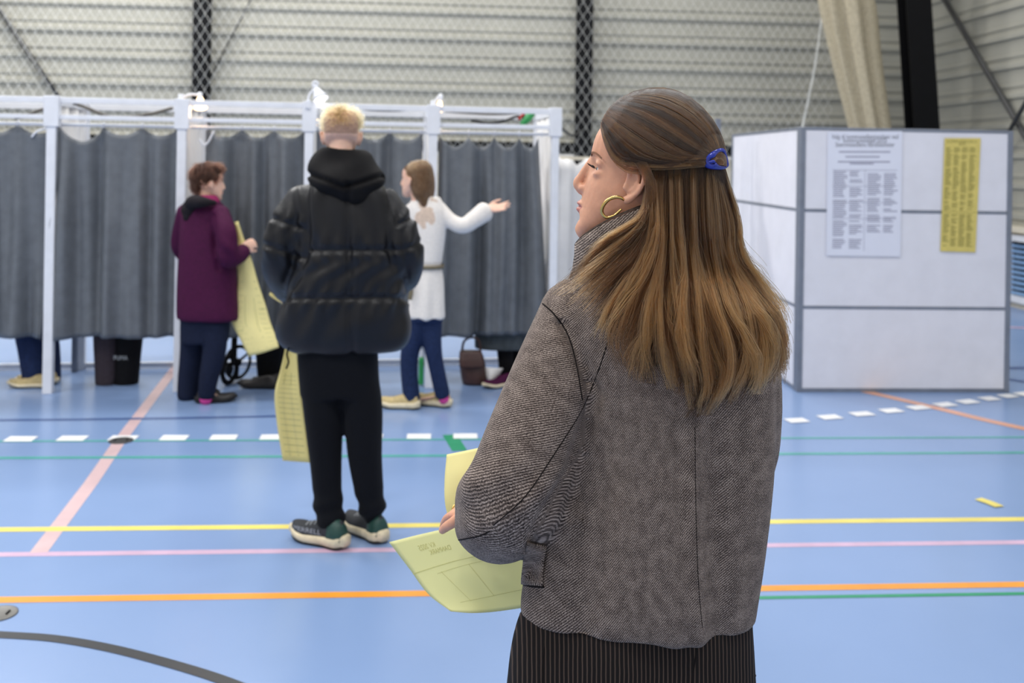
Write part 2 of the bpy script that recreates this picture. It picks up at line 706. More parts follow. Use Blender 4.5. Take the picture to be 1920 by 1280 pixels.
class Head:
    def __init__(self, c, fwd, pitch=0.0, scale=1.0, tilt=0.0):
        f = unit(fwd)
        s = unit(np.cross(Z, f))          # person's left
        f2 = math.cos(pitch) * f + math.sin(pitch) * Z
        u2 = -math.sin(pitch) * f + math.cos(pitch) * Z
        self.f, self.u, self.s = f2, math.cos(tilt) * u2 + math.sin(tilt) * s, math.cos(tilt) * s - math.sin(tilt) * u2
        self.c, self.k = np.asarray(c, float), scale

    def P(self, f, u, s=0.0):
        return self.c + self.k * (f * self.f + u * self.u + s * self.s)

    def local(self, V):
        D = (V - self.c) / self.k
        return D @ self.f, D @ self.u, D @ self.s

    def E(self, f, u, s, rf, rs, ru, n=16):
        return ell(self.P(f, u, s), np.array([rf, rs, ru]) * self.k, (self.f, self.s, self.u), n)

    def pieces(self, ears=True):
        th = np.linspace(0, 2 * np.pi, 36, endpoint=False)
        c, s = np.cos(th), np.sin(th)
        rows = catmull(HEAD, 3)
        rings = []
        for u, fr, bk, w in rows:
            tw = min(max((u + .085) / .085, 0), 1)
            tw = .5 + .25 * tw * tw * (3 - 2 * tw)
            mid = fr * (1 - tw) + bk * tw
            ff = np.where(c > 0, mid + (fr - mid) * np.abs(c) ** 0.8, mid - (mid - bk) * np.abs(c) ** 0.9)
            ss = w * np.sign(s) * np.abs(s) ** 0.85
            rings.append(self.P(0, 0) + self.k * (np.outer(ff, self.f) + np.outer(ss, self.s) + u * self.u))
        ps = [loft(rings)]
        nose = [self.P(.082, .026), self.P(.0895, .008), self.P(.0945, -.009), self.P(.0975, -.0215), self.P(.0895, -.0300)]
        ps.append(tube(nose, [r * self.k for r in (.006, .0062, .0074, .0086, .0082)], N=12))
        for q in (-1, 1):
            ps.append(self.E(.0855, -.0270, q * .0100, .0100, .0068, .0066))
            ps.append(self.E(.0700, .0170, q * .032, .0125, .0165, .0072))
            ps.append(self.E(.0685, .0015, q * .032, .0125, .0165, .0062))
        ps.append(self.E(.0838, -.0515, 0, .0086, .021, .0056))
        ps.append(self.E(.0822, -.0605, 0, .0086, .018, .0060))
        ps.append(self.E(.070, -.090, 0, .0155, .024, .0145))
        if ears:
            for q in (-1, 1):
                ps += self.ear(q)
        return ps

    def ear(self, q):
        k = self.k

        def e(f, u, out):
            return self.P(f * .72 + .017, u * .92, q * (.069 + out))
        ps = [tube([e(.004, .004, .006), e(.006, .022, .011), e(-.004, .033, .016), e(-.020, .030, .021), e(-.027, .014, .022), e(-.024, -.006, .018), e(-.014, -.020, .012), e(-.004, -.028, .007), e(.002, -.026, .004)],
                   [r * k for r in (.0028, .0034, .0036, .0038, .0038, .0038, .0048, .0066, .004)], N=10, sub=5),
              tube([e(-.004, .022, .008), e(-.014, .016, .012), e(-.016, .002, .013), e(-.010, -.010, .010), e(-.003, -.013, .008)], [r * k for r in (.003, .0035, .0036, .0036, .003)], N=8),
              tube([e(.006, -.002, .002), e(.006, -.008, .006), e(.003, -.012, .006)], [.004 * k, .0045 * k, .0035 * k], N=8),
              ell(e(-.012, .004, .004), np.array([.016, .006, .026]) * k, (self.f, unit(self.s * q + self.f * 0.45), self.u))]
        return ps

    def sculpt(self, V):
        """socket hollows and a philtrum, pushed along the face axis"""
        f, u, s = self.local(V)
        front = f > .03
        d = np.zeros(len(V))
        for q in (-1, 1):
            d -= .008 * np.exp(-(((u - .011) / .011) ** 2 + ((s - q * .030) / .014) ** 2)) * front
            d -= .002 * np.exp(-(((u + .045) / .022) ** 2 + ((s - q * .040) / .016) ** 2)) * front
        d -= .003 * np.exp(-(((u + .0555) / .0022) ** 2 + (s / .022) ** 2)) * front
        d -= .004 * np.exp(-(((u + .074) / .006) ** 2 + (s / .02) ** 2)) * front
        return V + np.outer(d * self.k, self.f)


def hand(w, d, nrm, thumb_q, curl=0.5, k=1.0, spread=0.12, lift=0.0):
    """w wrist, d pointing direction, nrm palm normal (towards the palm), thumb_q +1/-1 side of thumb"""
    d = unit(d)
    n = unit(np.asarray(nrm) - d * (np.asarray(nrm) @ d))
    s = np.cross(n, d) * thumb_q     # towards the thumb
    ps = [tube([w, w + d * .03 * k, w + d * .062 * k, w + d * .088 * k], [(.024 * k, .017 * k), (.032 * k, .016 * k), (.040 * k, .0145 * k), (.039 * k, .011 * k)], N=14, ref=s)]
    for i, (o, L, r) in enumerate(((.029, .072, .0082), (.010, .080, .0085), (-.009, .074, .0080), (-.027, .058, .0072))):
        base = w + d * (.080 - .006 * (i == 3)) * k + s * o * k
        dirn = unit(d + s * spread * (1.2 - i * 0.8))
        pts = [base]
        a = lift
        for seg, fr in enumerate((.45, .31, .24)):
            a += curl * (0.7, 1.0, 0.8)[seg]
            dd = dirn * math.cos(a) + n * math.sin(a)
            pts.append(pts[-1] + dd * L * fr * k)
        ps.append(tube(pts, [r * k, r * .96 * k, r * .88 * k, r * .78 * k], N=10, sub=3))
    tb = w + d * .022 * k + s * .024 * k
    t1 = tb + (s * .62 + d * .70 + n * .25) * .036 * k
    t2 = t1 + (s * .25 + d * .92 + n * .3 * (0.5 + curl)) * .030 * k
    t3 = t2 + (s * .05 + d * .95 + n * .35 * (0.5 + curl)) * .024 * k
    ps.append(tube([tb, t1, t2, t3], [.013 * k, .0108 * k, .0095 * k, .0078 * k], N=10, sub=3))
    return ps


def foot_piece(heel, toe, k=1.0):
    heel, toe = np.asarray(heel, float), np.asarray(toe, float)
    t = unit(toe - heel)
    return tube([heel + t * .045 + Z * .040, heel + (toe - heel) * .5 + Z * .034, toe - t * .06 + Z * .028], [(.024, .022), (.026, .016), (.022, .010)], N=12, ref=np.cross(t, Z))


def body(name, root, head, torso, arms, hands_, legs, feet, voxel, m, neck=None, sculpt=True, hairline=None, scalp=None, lips=True, ears=True):
    ps = list(head.pieces(ears)) + list(torso)
    nk = neck if neck is not None else head.P(-.045, -.19)
    ps.append(tube([head.P(-.018, -.02), head.P(-.022, -.075), head.P(-.032, -.12), nk], [.050 * head.k, .050 * head.k, .054 * head.k, .068 * head.k], N=18))
    for p, r in arms:
        ps.append(tube(p, r, N=14))
    for h in hands_:
        ps += h
    for p, r in legs:
        ps.append(tube(p, r, N=16))
    ps += feet
    me = fuse(ps, voxel, 2, 0.4)
    if sculpt:
        set_co(me, head.sculpt(get_co(me)))
        V = get_co(me)
        f, u, s = head.local(V)
        wgt = np.clip(1.6 - np.abs(u - .009) / .016, 0, 1) * (f > .035) * (np.abs(s) < .065) * (np.abs(s) > .012) * .6
        E_ = np.empty(len(me.edges) * 2, dtype=np.int32)
        me.edges.foreach_get('vertices', E_)
        E_ = E_.reshape(-1, 2)
        sel = np.nonzero(wgt[E_].max(1) > 0)[0]
        E_ = E_[sel]
        for _ in range(10):
            acc, cnt = np.zeros_like(V), np.zeros(len(V))
            np.add.at(acc, E_[:, 0], V[E_[:, 1]])
            np.add.at(acc, E_[:, 1], V[E_[:, 0]])
            np.add.at(cnt, E_[:, 0], 1)
            np.add.at(cnt, E_[:, 1], 1)
            mk = cnt > 0
            V[mk] += (acc[mk] / cnt[mk][:, None] - V[mk]) * wgt[mk][:, None]
        set_co(me, V)
    V = get_co(me)
    nF = len(me.polygons)
    C = np.empty(nF * 3)
    me.polygons.foreach_get('center', C)
    C = C.reshape(-1, 3)
    f, u, s = head.local(C)
    mi = np.zeros(nF, dtype=np.int32)
    mats = [m]
    if lips:
        mats.append(M['lips'])
        mi[(f > .080) & (np.abs(s) < .0225 - np.abs(u + .056) * .9) & (u > -.0675) & (u < -.0465)] = 1
    if hairline is not None:
        mats.append(scalp)
        hf, hu = hairline
        inhead = (np.abs(s) < .1) & (f < .12) & (u > -.10) & (u < .2)
        nearear = (np.abs(s) > .069) & (u < .03)
        mi[(u > np.interp(f, hf, hu)) & inhead & ~nearear] = len(mats) - 1
    o = place(name, me, mats, root)
    o.data.polygons.foreach_set('material_index', mi)
    return o


def eyes(root, head, lash=False):
    for q in (-1, 1):
        V, F = ell(head.P(.0628, .0095, q * .031), np.array([.0100] * 3) * head.k, (head.s, head.u, head.f), 16, 12)
        e = obj('eye', V, F, M['eye'], root)
        V, F = ell(head.P(.0701, .0095, q * .0315), np.array([.0046, .0046, .0036]) * head.k, (head.s, head.u, head.f), 14, 8)
        obj('iris', V, F, M['iris'], e)
        pts = [head.P(.0868, .026, q * .013), head.P(.0872, .031, q * .027), head.P(.079, .032, q * .042), head.P(.068, .027, q * .053)]
        cp = catmull(np.array(pts), 8)
        bs_ = []
        for qi in range(len(cp) - 3):
            for lv in (-1, 0, 1):
                a_ = cp[qi] + head.u * (.0013 * lv * (1 - .03 * qi)) - head.f * .0012
                b_ = cp[min(qi + 4, len(cp) - 1)] + head.u * (.0013 * lv + .0012 - .0001 * qi) - head.f * .0006
                bs_.append(tube([a_, (a_ + b_) / 2 + head.f * .0006, b_], [.00055, .0005, .0002], N=5, sub=2, round_ends=False))
        V, F = join(bs_)
        obj('eyebrow', V, F, M['brow'], root)
        if lash:
            ps = []
            for t in np.linspace(-1, 1, 17):
                b0 = head.P(.0795 - .006 * t * t, .0125 - .003 * t * t, q * (.032 + .0115 * t))
                tip = head.P(.0895 - .007 * t * t, .013 + .001 * (1 - t * t), q * (.032 + .015 * t))
                mid = (b0 + tip) / 2 - head.u * .0022
                ps.append(tube([b0, mid, tip], [.0005, .0004, .00015], N=5, sub=3, round_ends=False))
            V, F = join(ps)
            obj('eyelashes', V, F, M['lash'], e)


def shoe(root, heel, toe, width, upper, sole, h=.085, sole_h=.03, outsole=None, heel_m=None, label=None, text=None, flip=1):
    """heel/toe: ground points at the ends of the sole"""
    heel, toe = np.asarray(heel, float).copy(), np.asarray(toe, float).copy()
    heel[2] = toe[2] = 0
    L = np.linalg.norm(toe - heel)
    t = unit(toe - heel)
    s = np.cross(Z, t)
    th = np.linspace(0, 2 * np.pi, 20, endpoint=False)
    prof = [(0.0, .22, .30), (.04, .36, .80), (.15, .42, 1.0), (.32, .38, .96), (.5, .44, .72), (.68, .50, .56), (.84, .45, .46), (.95, .28, .34), (1.0, .10, .22)]
    rows = catmull(np.array(prof), 3)
    rings, srings, orings = [], [], []
    for x, w, hh in rows:
        c = heel + t * L * x
        hw = width * w
        toe_up = .018 * max(0, x - .7) / .3 + .006 * max(0, .1 - x) / .1
        zz = np.where(np.sin(th) > 0, np.abs(np.sin(th)) ** .75, -np.abs(np.sin(th)) ** .3 * .15) * h * hh + sole_h * .8 + toe_up
        rings.append(c + np.outer(np.cos(th) * hw * (1 - .25 * np.clip(np.sin(th), 0, 1)), s) + np.outer(zz, Z))
        sx = np.sign(np.cos(th)) * np.abs(np.cos(th)) ** .6
        sz = (np.sign(np.sin(th)) * np.abs(np.sin(th)) ** .5 + 1) / 2
        thick = sole_h * (1.15 - .35 * x)
        srings.append(c + np.outer(sx * (hw * 1.08 + .003), s) + np.outer(.006 + toe_up + sz * thick, Z))
        orings.append(c + np.outer(sx * hw * 1.02, s) + np.outer(toe_up * .9 + sz * .009, Z))
    e = .012
    srings[0] = srings[0] - t * e
    srings[-1] = srings[-1] + t * e
    V, F = loft(rings)
    o = obj('shoe', V, F, upper, root, label=label)
    V, F = loft(srings)
    obj('sole', V, F, sole, o)
    V, F = loft(orings)
    obj('outsole', V, F, outsole or M['outsole'], o)
    if heel_m:
        hr = []
        for (x, w, hh) in rows[:9]:
            c = heel + t * L * x
            zz = np.abs(np.sin(th)) ** .75 * np.sign(np.sin(th)) * h * hh * .97 * np.where(np.sin(th) > 0, 1, .1) + sole_h * .85
            hr.append(c - t * .002 + np.outer(np.cos(th) * (width * w + .003) * (1 - .25 * np.clip(np.sin(th), 0, 1)), s) + np.outer(zz, Z))
        V, F = loft(hr)
        obj('heel_counter', V, F, heel_m, o)
    # laces
    ps = []
    for x in (.52, .6, .68):
        c = heel + t * L * x + Z * (h * np.interp(x, [p[0] for p in prof], [p[2] for p in prof]) + sole_h * .8 + .001)
        ps.append(tube([c - s * width * .22 - Z * .008, c, c + s * width * .22 - Z * .008], [.0025] * 3, N=6))
    V, F = join(ps)
    obj('laces', V, F, M['shoe_text'] if heel_m else upper, o)
    if text:
        tv, tf = text_mesh(text, .036)
        side = s * flip
        xx = tv[:, 0] * -flip
        # wrap the lettering on to the side of the upper
        fr = .60 + xx * (1 if True else 1) / L
        wv = np.interp(fr, [p[0] for p in prof], [p[1] for p in prof]) * width + .003
        P = heel + np.outer(fr * L, t) + np.outer(wv, side) + np.outer(tv[:, 1] * .8 + sole_h + .020, Z)
        obj('lettering', P, tf, M['shoe_text'], o, smooth=False)
    return o


def patch(name, rows, thick, m, parent=None, nu=14, nv=24, curve=None, origin=None):
    """a sheet through rows of world points (each row same count)"""
    rows = np.array([catmull(np.array(r, float), max(1, nu // max(1, len(r) - 1))) for r in rows])
    cols = np.stack([catmull(rows[:, j], max(1, nv // max(1, rows.shape[0] - 1))) for j in range(rows.shape[1])], 1)
    nr, nc = cols.shape[:2]
    V = cols.reshape(-1, 3)
    F = [(i * nc + j, i * nc + j + 1, (i + 1) * nc + j + 1, (i + 1) * nc + j) for i in range(nr - 1) for j in range(nc - 1)]
    if origin is None and parent is None:
        origin = V.mean(0)
    o = obj(name, V, F, m, parent, origin=origin)
    sd = o.modifiers.new('solid', 'SOLIDIFY')
    sd.thickness = thick
    return o, cols


def on_patch(cols, u, v, off=0.0):
    """bilinear point on a patch grid, u,v in 0..1 arrays; off towards the camera"""
    nr, nc = cols.shape[:2]
    x, y = np.clip(u, 0, .9999) * (nc - 1), np.clip(v, 0, .9999) * (nr - 1)
    i, j = y.astype(int), x.astype(int)
    a, b = (y - i)[:, None], (x - j)[:, None]
    P = (cols[i, j] * (1 - a) * (1 - b) + cols[i + 1, j] * a * (1 - b) + cols[i, j + 1] * (1 - a) * b + cols[i + 1, j + 1] * a * b)
    T1 = cols[i + 1, j] - cols[i, j]
    T2 = cols[i, j + 1] - cols[i, j]
    n = np.cross(T1, T2)
    n /= np.linalg.norm(n, axis=1)[:, None] + 1e-12
    n *= np.sign(((CAM - P) * n).sum(1))[:, None]
    return P + n * off


def strips_on_patch(name, cols, segs, m, parent, off=.0006):
    """segs: (u0,v0,u1,v1,half height in v) printed line strips"""
    ps = []
    for u0, v0, u1, v1, hv in segs:
        n = 6
        us = np.linspace(u0, u1, n)
        vs = np.linspace(v0, v1, n)
        if abs(u1 - u0) >= abs(v1 - v0):
            A, B = on_patch(cols, us, vs - hv, off), on_patch(cols, us, vs + hv, off)
        else:
            A, B = on_patch(cols, us - hv, vs, off), on_patch(cols, us + hv, vs, off)
        V = np.concatenate([A, B])
        ps.append((V, [(k, k + 1, n + k + 1, n + k) for k in range(n - 1)]))
    V, F = join(ps)
    return obj(name, V, F, m, parent, smooth=False)




def tuck(bod, garment, margin=.006, reach=.08, free=()):
    """keep the hidden body inside a finished garment; free: (point, radius) spheres left alone"""
    gb = world_loc(garment)
    bv = bvh_of(garment.data, gb)
    off = world_loc(bod)
    V = get_co(bod.data) + off
    ok = np.ones(len(V), bool)
    for c, r in free:
        ok &= np.linalg.norm(V - c, axis=1) > r
    for i in np.nonzero(ok)[0]:
        h, n, _, dist = bv.find_nearest(Vector(V[i]), reach)
        if h is not None:
            sd = (Vector(V[i]) - h).dot(n)
            if sd > -margin:
                V[i] = np.array(h - n * margin)
    set_co(bod.data, V - off)


# ================================================================== THE HALL
WALL_Y, RIGHT_X, CEIL_Z = 13.87, 6.85, 7.2


def corrugated(name, origin, along, inward, length, z0, z1):
    prof = []
    z = z0
    while z < z1:
        for dz, off in ((0, 0), (.105, 0), (.120, .035), (.175, .035), (.190, 0), (.245, 0), (.252, .014), (.285, .014), (.292, 0)):
            prof.append((z + dz, off))
        z += .36
    V, F = [], []
    for s in (0, length):
        for zz, off in prof:
            V.append(np.asarray(origin) + np.asarray(along) * s + np.asarray(inward) * off + Z * zz)
    n = len(prof)
    for s in (0, length):   # back skin for thickness
        for zz in (prof[0][0], prof[-1][0]):
            V.append(np.asarray(origin) + np.asarray(along) * s - np.asarray(inward) * .12 + Z * zz)
    F = [(i, i + 1, n + i + 1, n + i) for i in range(n - 1)]
    k = 2 * n
    F += [(k, k + 2, k + 3, k + 1), (0, n, k + 2, k), (n - 1, k + 1, k + 3, 2 * n - 1)]
    return struct(obj(name, V, F, M['wall'], smooth=False))


V, F = box((0, 5.5, -.06), (10, 10.5, .06))
floor = struct(obj('floor', V, F, M['floor'], smooth=False))
wall_back = corrugated('wall_back', (-10, WALL_Y, 0), (1, 0, 0), (0, -1, 0), 10 + RIGHT_X + .1, 1.75, CEIL_Z - .1)
wall_right = corrugated('wall_right', (RIGHT_X, 3.5, 0), (0, 1, 0), (-1, 0, 0), WALL_Y - 3.5, .93, CEIL_Z - .1)
V, F = box((-1.55, WALL_Y - .03, .86), (8.45, .05, .86))
struct(obj('wall_panelling_back', V, F, M['cream'], smooth=False))
wy0, wy1 = 9.6, 11.55
for (ya, yb, za, zb) in ((3.5, wy0, 0, .9), (wy1, WALL_Y, 0, .9), (wy0, wy1, 0, .07), (wy0, wy1, .86, .9)):
    V, F = box((RIGHT_X + .05, (ya + yb) / 2, (za + zb) / 2), (.06, (yb - ya) / 2, (zb - za) / 2))
    struct(obj('wall_plinth_right', V, F, M['cream'], smooth=False))
V, F = box((RIGHT_X - .03, 8.7, .93), (.06, 5.1, .035))
struct(obj('trim_1', V, F, M['cream'], smooth=False))
V, F = box((-1.55, WALL_Y - .1, 1.84), (8.4, .05, .07))
struct(obj('trim_2', V, F, M['black_steel'], smooth=False))
V, F = box((-1.6, 7.0, CEIL_Z + .05), (8.6, 7.1, .05))
struct(obj('ceiling', V, F, M['ceiling'], smooth=False))

# low window with blinds in the right wall
V, F = join([box((RIGHT_X - .02, (wy0 + wy1) / 2, z), (.05, (wy1 - wy0) / 2, .035)) for z in (.105, .825)]
            + [box((RIGHT_X - .02, y, .465), (.05, .045, .33)) for y in (wy0 + .05, wy1 - .05)])
win = struct(obj('window_1', V, F, M['white_frame'], smooth=False))
V, F = box((RIGHT_X + .02, (wy0 + wy1) / 2, .465), (.006, (wy1 - wy0) / 2 - .05, .33))
obj('pane', V, F, M['glass'], win, smooth=False)
V, F = join([box((RIGHT_X - .005, (wy0 + wy1) / 2, .17 + i * .062), (.012, (wy1 - wy0) / 2 - .1, .016)) for i in range(10)])
obj('blind_slats', V, F, M['blind'], win, smooth=False)

# --- court markings painted on the floor
LZ = [0.0006]


def strip(name, pts, width, m, closed=False):
    P = np.asarray(pts, float)
    P = P.copy()
    LZ[0] += 0.00012
    P[:, 2] = LZ[0]
    T = np.gradient(P, axis=0)
    T /= np.linalg.norm(T, axis=1)[:, None]
    S = np.cross(T, Z) * width / 2
    n = len(P)
    V = np.concatenate([P - S, P + S])
    F = [(i, n + i, n + i + 1, i + 1) for i in range(n - 1)]
    return obj(name, V, F, m, floor, smooth=False)


def hall_line(name, p, q, width, m, x0=-9.0, x1=6.7):
    y = (G(*p)[1] + G(*q)[1]) / 2
    return strip(name, [(x0, y, 0), ((x0 + x1) / 2, y, 0), (x1, y, 0)], width, m)


hall_line('pink_line', (0, 1042), (1920, 1014), .045, M['l_pink'])
strip('salmon_line', [G(72, 1036), G(170, 906), G(225, 826), G(290, 740), G(336, 680)], .07, M['l_salmon'])
hall_line('yellow_line', (0, 994), (1920, 972), .052, M['l_yellow'])
hall_line('orange_line', (0, 1124), (1920, 1096), .05, M['l_orange'])
hall_line('green_line', (1440, 1119), (1920, 1114), .026, M['l_green2'], x0=G(1180, 1121)[0])
hall_line('green_line', (0, 858), (1920, 849), .04, M['l_green'])
hall_line('green_line', (0, 828), (1920, 819), .03, M['l_green'])
strip('green_mark', [G(843, 815), G(862, 845)], .085, M['l_green2'])
strip('navy_line', [G(x, y) for x, y in ((-60, 788), (140, 786.5), (330, 784), (480, 781), (620, 778))], .045, M['l_navy'])
strip('coral_line', catmull([G(x, y) for x, y in ((1560, 722), (1640, 738), (1760, 766), (1850, 788), (1960, 812))], 6), .085, M['l_coral'])
strip('black_curve', catmull([G(x, y) for x, y in ((-60, 1187), (0, 1190), (100, 1197), (200, 1214), (300, 1239), (400, 1269), (490, 1303))], 8), .045, M['l_black'])
strip('navy_line', [G(1860, 690), G(1960, 690)], .10, M['l_navy'])
strip('pale_line', [G(1860, 612), G(1990, 618)], .10, M['l_pink'])
strip('navy_line', [G(1860, 706), G(1960, 722)], .08, M['l_navy'])
dash = [(12, 65, 823, 823), (110, 161, 822, 822), (206, 256, 821.5, 821.5), (302, 351, 821, 821), (395, 444, 820.5, 820), (488, 531, 820, 819.5), (580, 625, 819.5, 819.5), (672, 718, 819, 819), (763, 808, 818.5, 818.5), (850, 895, 818, 818),
        (1476, 1512, 789.5, 787.5), (1538, 1574, 783.5, 781), (1598, 1634, 777.5, 775), (1654, 1688, 771.5, 769), (1706, 1738, 766, 763), (1756, 1787, 760.5, 757.5), (1800, 1829, 755, 752), (1842, 1868, 749, 746.5), (1878, 1902, 744, 741.5), (1908, 1930, 740.5, 738)]
for a, b, y0, y1 in dash:
    strip('white_dash', [G(a, y0), G((a + b) / 2, (y0 + y1) / 2), G(b, y1)], .105 if a < 1000 else .10, M['l_white'])
strip('yellow_tape', [G(1834, 936), G(1855, 943), G(1874, 951)], .055, M['l_yellow'])
for (x, y, r, lab) in ((227, 826.5, .068, 'dark round floor socket cover on the white dashed line'), (-2, 1151, .062, 'grey round floor socket cover at the black curved line')):
    c = G(x, y)
    th = np.linspace(0, 2 * np.pi, 32, endpoint=False)
    ring = lambda rr, z: np.array([(c[0] + rr * math.cos(t), c[1] + rr * math.sin(t), z) for t in th])
    V, F = loft([ring(r, .0), ring(r, .004), ring(r * .93, .006), ring(r * .86, .005)])
    o = obj('floor_socket_cover', V, F, M['drain'] if y > 1000 else M['dark_steel'], origin=c)
    tag(o, lab, 'floor socket')
    for q in (-1, 1):
        V, F = tube([(c[0] + r * .5 * q, c[1] - r * .2, .0065), (c[0] + r * .5 * q, c[1] + r * .2, .0065)], [.004, .004], N=6)
        obj('finger_slot', V, F, M['black_steel'], o)

# --- steel columns, bracing
def wall_pt(px, py, y):
    v = W(px, py, 1.0) - CAM
    return CAM + v * (y / v[1])


def column(name, px, label, w=.21, y=WALL_Y - .17):
    x = wall_pt(px, 120, y)[0]
    fl = [box((x, y + q * .08, CEIL_Z / 2), (w / 2, .012, CEIL_Z / 2)) for q in (-1, 1)]
    V, F = join(fl)
    o = obj(name, V, F, M['black_steel'], smooth=False)
    tag(o, label, 'column', kind='structure')
    V, F = box((x, y, CEIL_Z / 2), (.012, .075, CEIL_Z / 2))
    obj('web', V, F, M['black_steel'], o, smooth=False)
    return o


column('column', 378, 'black steel wall column behind the left voting booths')
column('column', 1095, 'black steel wall column behind the long-haired woman', .215)
pa, pb = W(1709, -70, 12.6), W(1729, 240, 12.6)
tv = unit(pa - pb)
top = pb + tv * ((CEIL_Z - pb[2]) / tv[2])
bot = pb - tv * (pb[2] / tv[2])
sd = unit(np.cross(tv, FW))
V, F = join([bar(bot + FW * q * .14, top + FW * q * .14, .32, .02, up=FW) for q in (-1, 1)])
o = obj('column', V, F, M['black_steel'], smooth=False)
tag(o, 'thick leaning black column in the hall corner', 'column', kind='structure')
V, F = bar(bot, top, .02, .27, up=FW)
obj('web', V, F, M['black_steel'], o, smooth=False)


def rod(name, p, q, r, m, label, cat='brace', ext=(0, 0)):
    p, q = np.asarray(p), np.asarray(q)
    t = unit(q - p)
    p, q = p - t * ext[0], q + t * ext[1]
    V, F = tube([p, (p + q) / 2, q], [r] * 3, N=8, sub=2, round_ends=False)
    o = obj(name, V, F, m, origin=(p + q) / 2)
    return tag(o, label, cat)


yb = WALL_Y - .1
rod('brace_rod', wall_pt(0, 20, yb), wall_pt(105, 176, yb), .032, M['dark_steel'], 'dark diagonal brace rod at the far left of the wall', ext=(1.5, .05))
rod('brace_rod', wall_pt(470, 0, yb), wall_pt(400, 135, yb), .012, M['dark_steel'], 'thin grey diagonal rod beside the left column', ext=(1.5, .4))


def right_pt(px, py, x=RIGHT_X - .09):
    v = W(px, py, 1.0) - CAM
    return CAM + v * (x / v[0])


rod('brace_rod', right_pt(1770, -2), right_pt(1905, 226), .034, M['dark_steel'], 'dark diagonal brace rod running down the right wall', ext=(.3, 1.3))
rod('brace_rod', right_pt(1905, 224, RIGHT_X - .16), right_pt(1921, 196, RIGHT_X - .16), .026, M['dark_steel'], 'short dark brace rod crossing the long one on the right wall', ext=(.6, 3))

# --- ball-stop net and its bundled curtain
NET_Y = 12.4
nx0, nx1, nz0, nz1 = -8.5, wall_pt(1562, 100, NET_Y)[0], 1.9, 6.0
nz0 = .02
ps = []
g = .115
H_ = nz1 - nz0
for sgn in (1, -1):
    x = nx0 - H_ * .62
    while x < nx1 + H_ * .62:
        # clip the diagonal to the net rectangle
        ts = [(0.0), (1.0)]
        f = lambda t: x + sgn * H_ * .62 * (t - .5) * 2 * .5
        t0, t1 = 0.0, 1.0
        xa, xb = f(0), f(1)
        if xa != xb:
            ta, tb = sorted(((nx0 - xa) / (xb - xa), (nx1 - xa) / (xb - xa)))
            t0, t1 = max(t0, ta), min(t1, tb)
        if t1 - t0 > .01:
            n = 12
            tt = np.linspace(t0, t1, n)
            X = f(tt)
            Zz = nz0 + H_ * tt
            Y = NET_Y + .05 * np.sin(X * 1.3) + .03 * np.sin(Zz * 2.1 + X)
            P = np.stack([X, Y, Zz], 1)
            th = np.array([0, 2.094, 4.189])
            r = .003
            V = (P[:, None, :] + r * np.stack([np.cos(th), np.sin(th), 0 * th], 1)[None]).reshape(-1, 3)
            F = [(i * 3 + j, i * 3 + (j + 1) % 3, (i + 1) * 3 + (j + 1) % 3, (i + 1) * 3 + j) for i in range(n - 1) for j in range(3)]
            ps.append((V, F))
        x += g
V, F = join(ps)
o = obj('ball_stop_net', V, F, M['net'], origin=((nx0 + nx1) / 2, NET_Y, nz0))
tag(o, 'fine white ball-stop net hung in front of the metal wall', 'net')
pe = [wall_pt(1546, -30, NET_Y), wall_pt(1540, 40, NET_Y), wall_pt(1527, 130, NET_Y), wall_pt(1504, 240, NET_Y), wall_pt(1490, 300, NET_Y)]
V, F = tube(pe, [.014] * 5, N=8)
obj('edge_rope', V, F, M['net'], o)

th = np.linspace(0, 2 * np.pi, 72, endpoint=False)
rows = catmull(np.array([(1568, -130, 34), (1582, -40, 38), (1592, 10, 44), (1608, 110, 39), (1632, 235, 33), (1650, 330, 31), (1668, 480, 34), (1672, 570, 40)], float), 5)
rings = []
for i, (x, y, r) in enumerate(rows):
    rr = r * 12.2 / FPX * (1 + .2 * np.sin(7 * th + .05 * i) + .07 * np.sin(13 * th + 1 + .1 * i))
    rings.append(W(x, y, 12.2) + np.outer(np.cos(th) * rr, R) + np.outer(np.sin(th) * rr * .8, FW))
V, F = loft(rings)
o = obj('bundled_curtain', V, F, M['beige_net'], origin=W(1672, 570, 12.2))
tag(o, 'beige divider curtain bundled into a slanting column beside the corner', 'curtain')
tie = [W(1638, 235, 12.2) + np.array([math.cos(t) * .29, math.sin(t) * .25, 0]) for t in np.linspace(0, 2 * np.pi, 24)]

# --- ceiling lamps that light the hall (above the frame)
for i, x in enumerate((-5.5, -1.8, 1.9, 5.0)):
    for j, y in enumerate((.5, 4.4, 8.2, 11.8)):
        L = bpy.data.lights.new('hall_light', 'AREA')
        L.shape = 'RECTANGLE'
        L.size, L.size_y = 1.7, .5
        L.energy = {0: 150, 1: 96, 2: 58, 3: 34}[i] * (1.55 if j == 3 else 1.0)
        L.color = (1.0, .985, .96)
        lo = bpy.data.objects.new('hall_light', L)
        COL.objects.link(lo)
        lo.location = (x, y, CEIL_Z - .16)
        V, F = box((x, y, CEIL_Z - .07), (.9, .3, .06))
        e = obj('ceiling_light', V, F, M['white_frame'], smooth=False, origin=(x, y, CEIL_Z))
        tag(e, 'white rectangular ceiling light hung high over the hall floor', 'ceiling light', 'ceiling lights above the hall')

# ================================================================== THE BOOTHS
P0 = G(94, 737)
BANG = math.radians(8.0)
BX = math.cos(BANG) * R + math.sin(BANG) * FW          # along the row
BY = -math.sin(BANG) * R + math.cos(BANG) * FW         # into the booths


def row_at(px, py, off=0.0):
    v = W(px, py, 1.0) - CAM
    return CAM + v * (((P0 + BY * off - CAM) @ BY) / (v @ BY))


def row_s(px, py=470, off=0.0):
    return (row_at(px, py, off) - P0) @ BX


def B(s, off, z):
    return P0 + BX * s + BY * off + Z * z


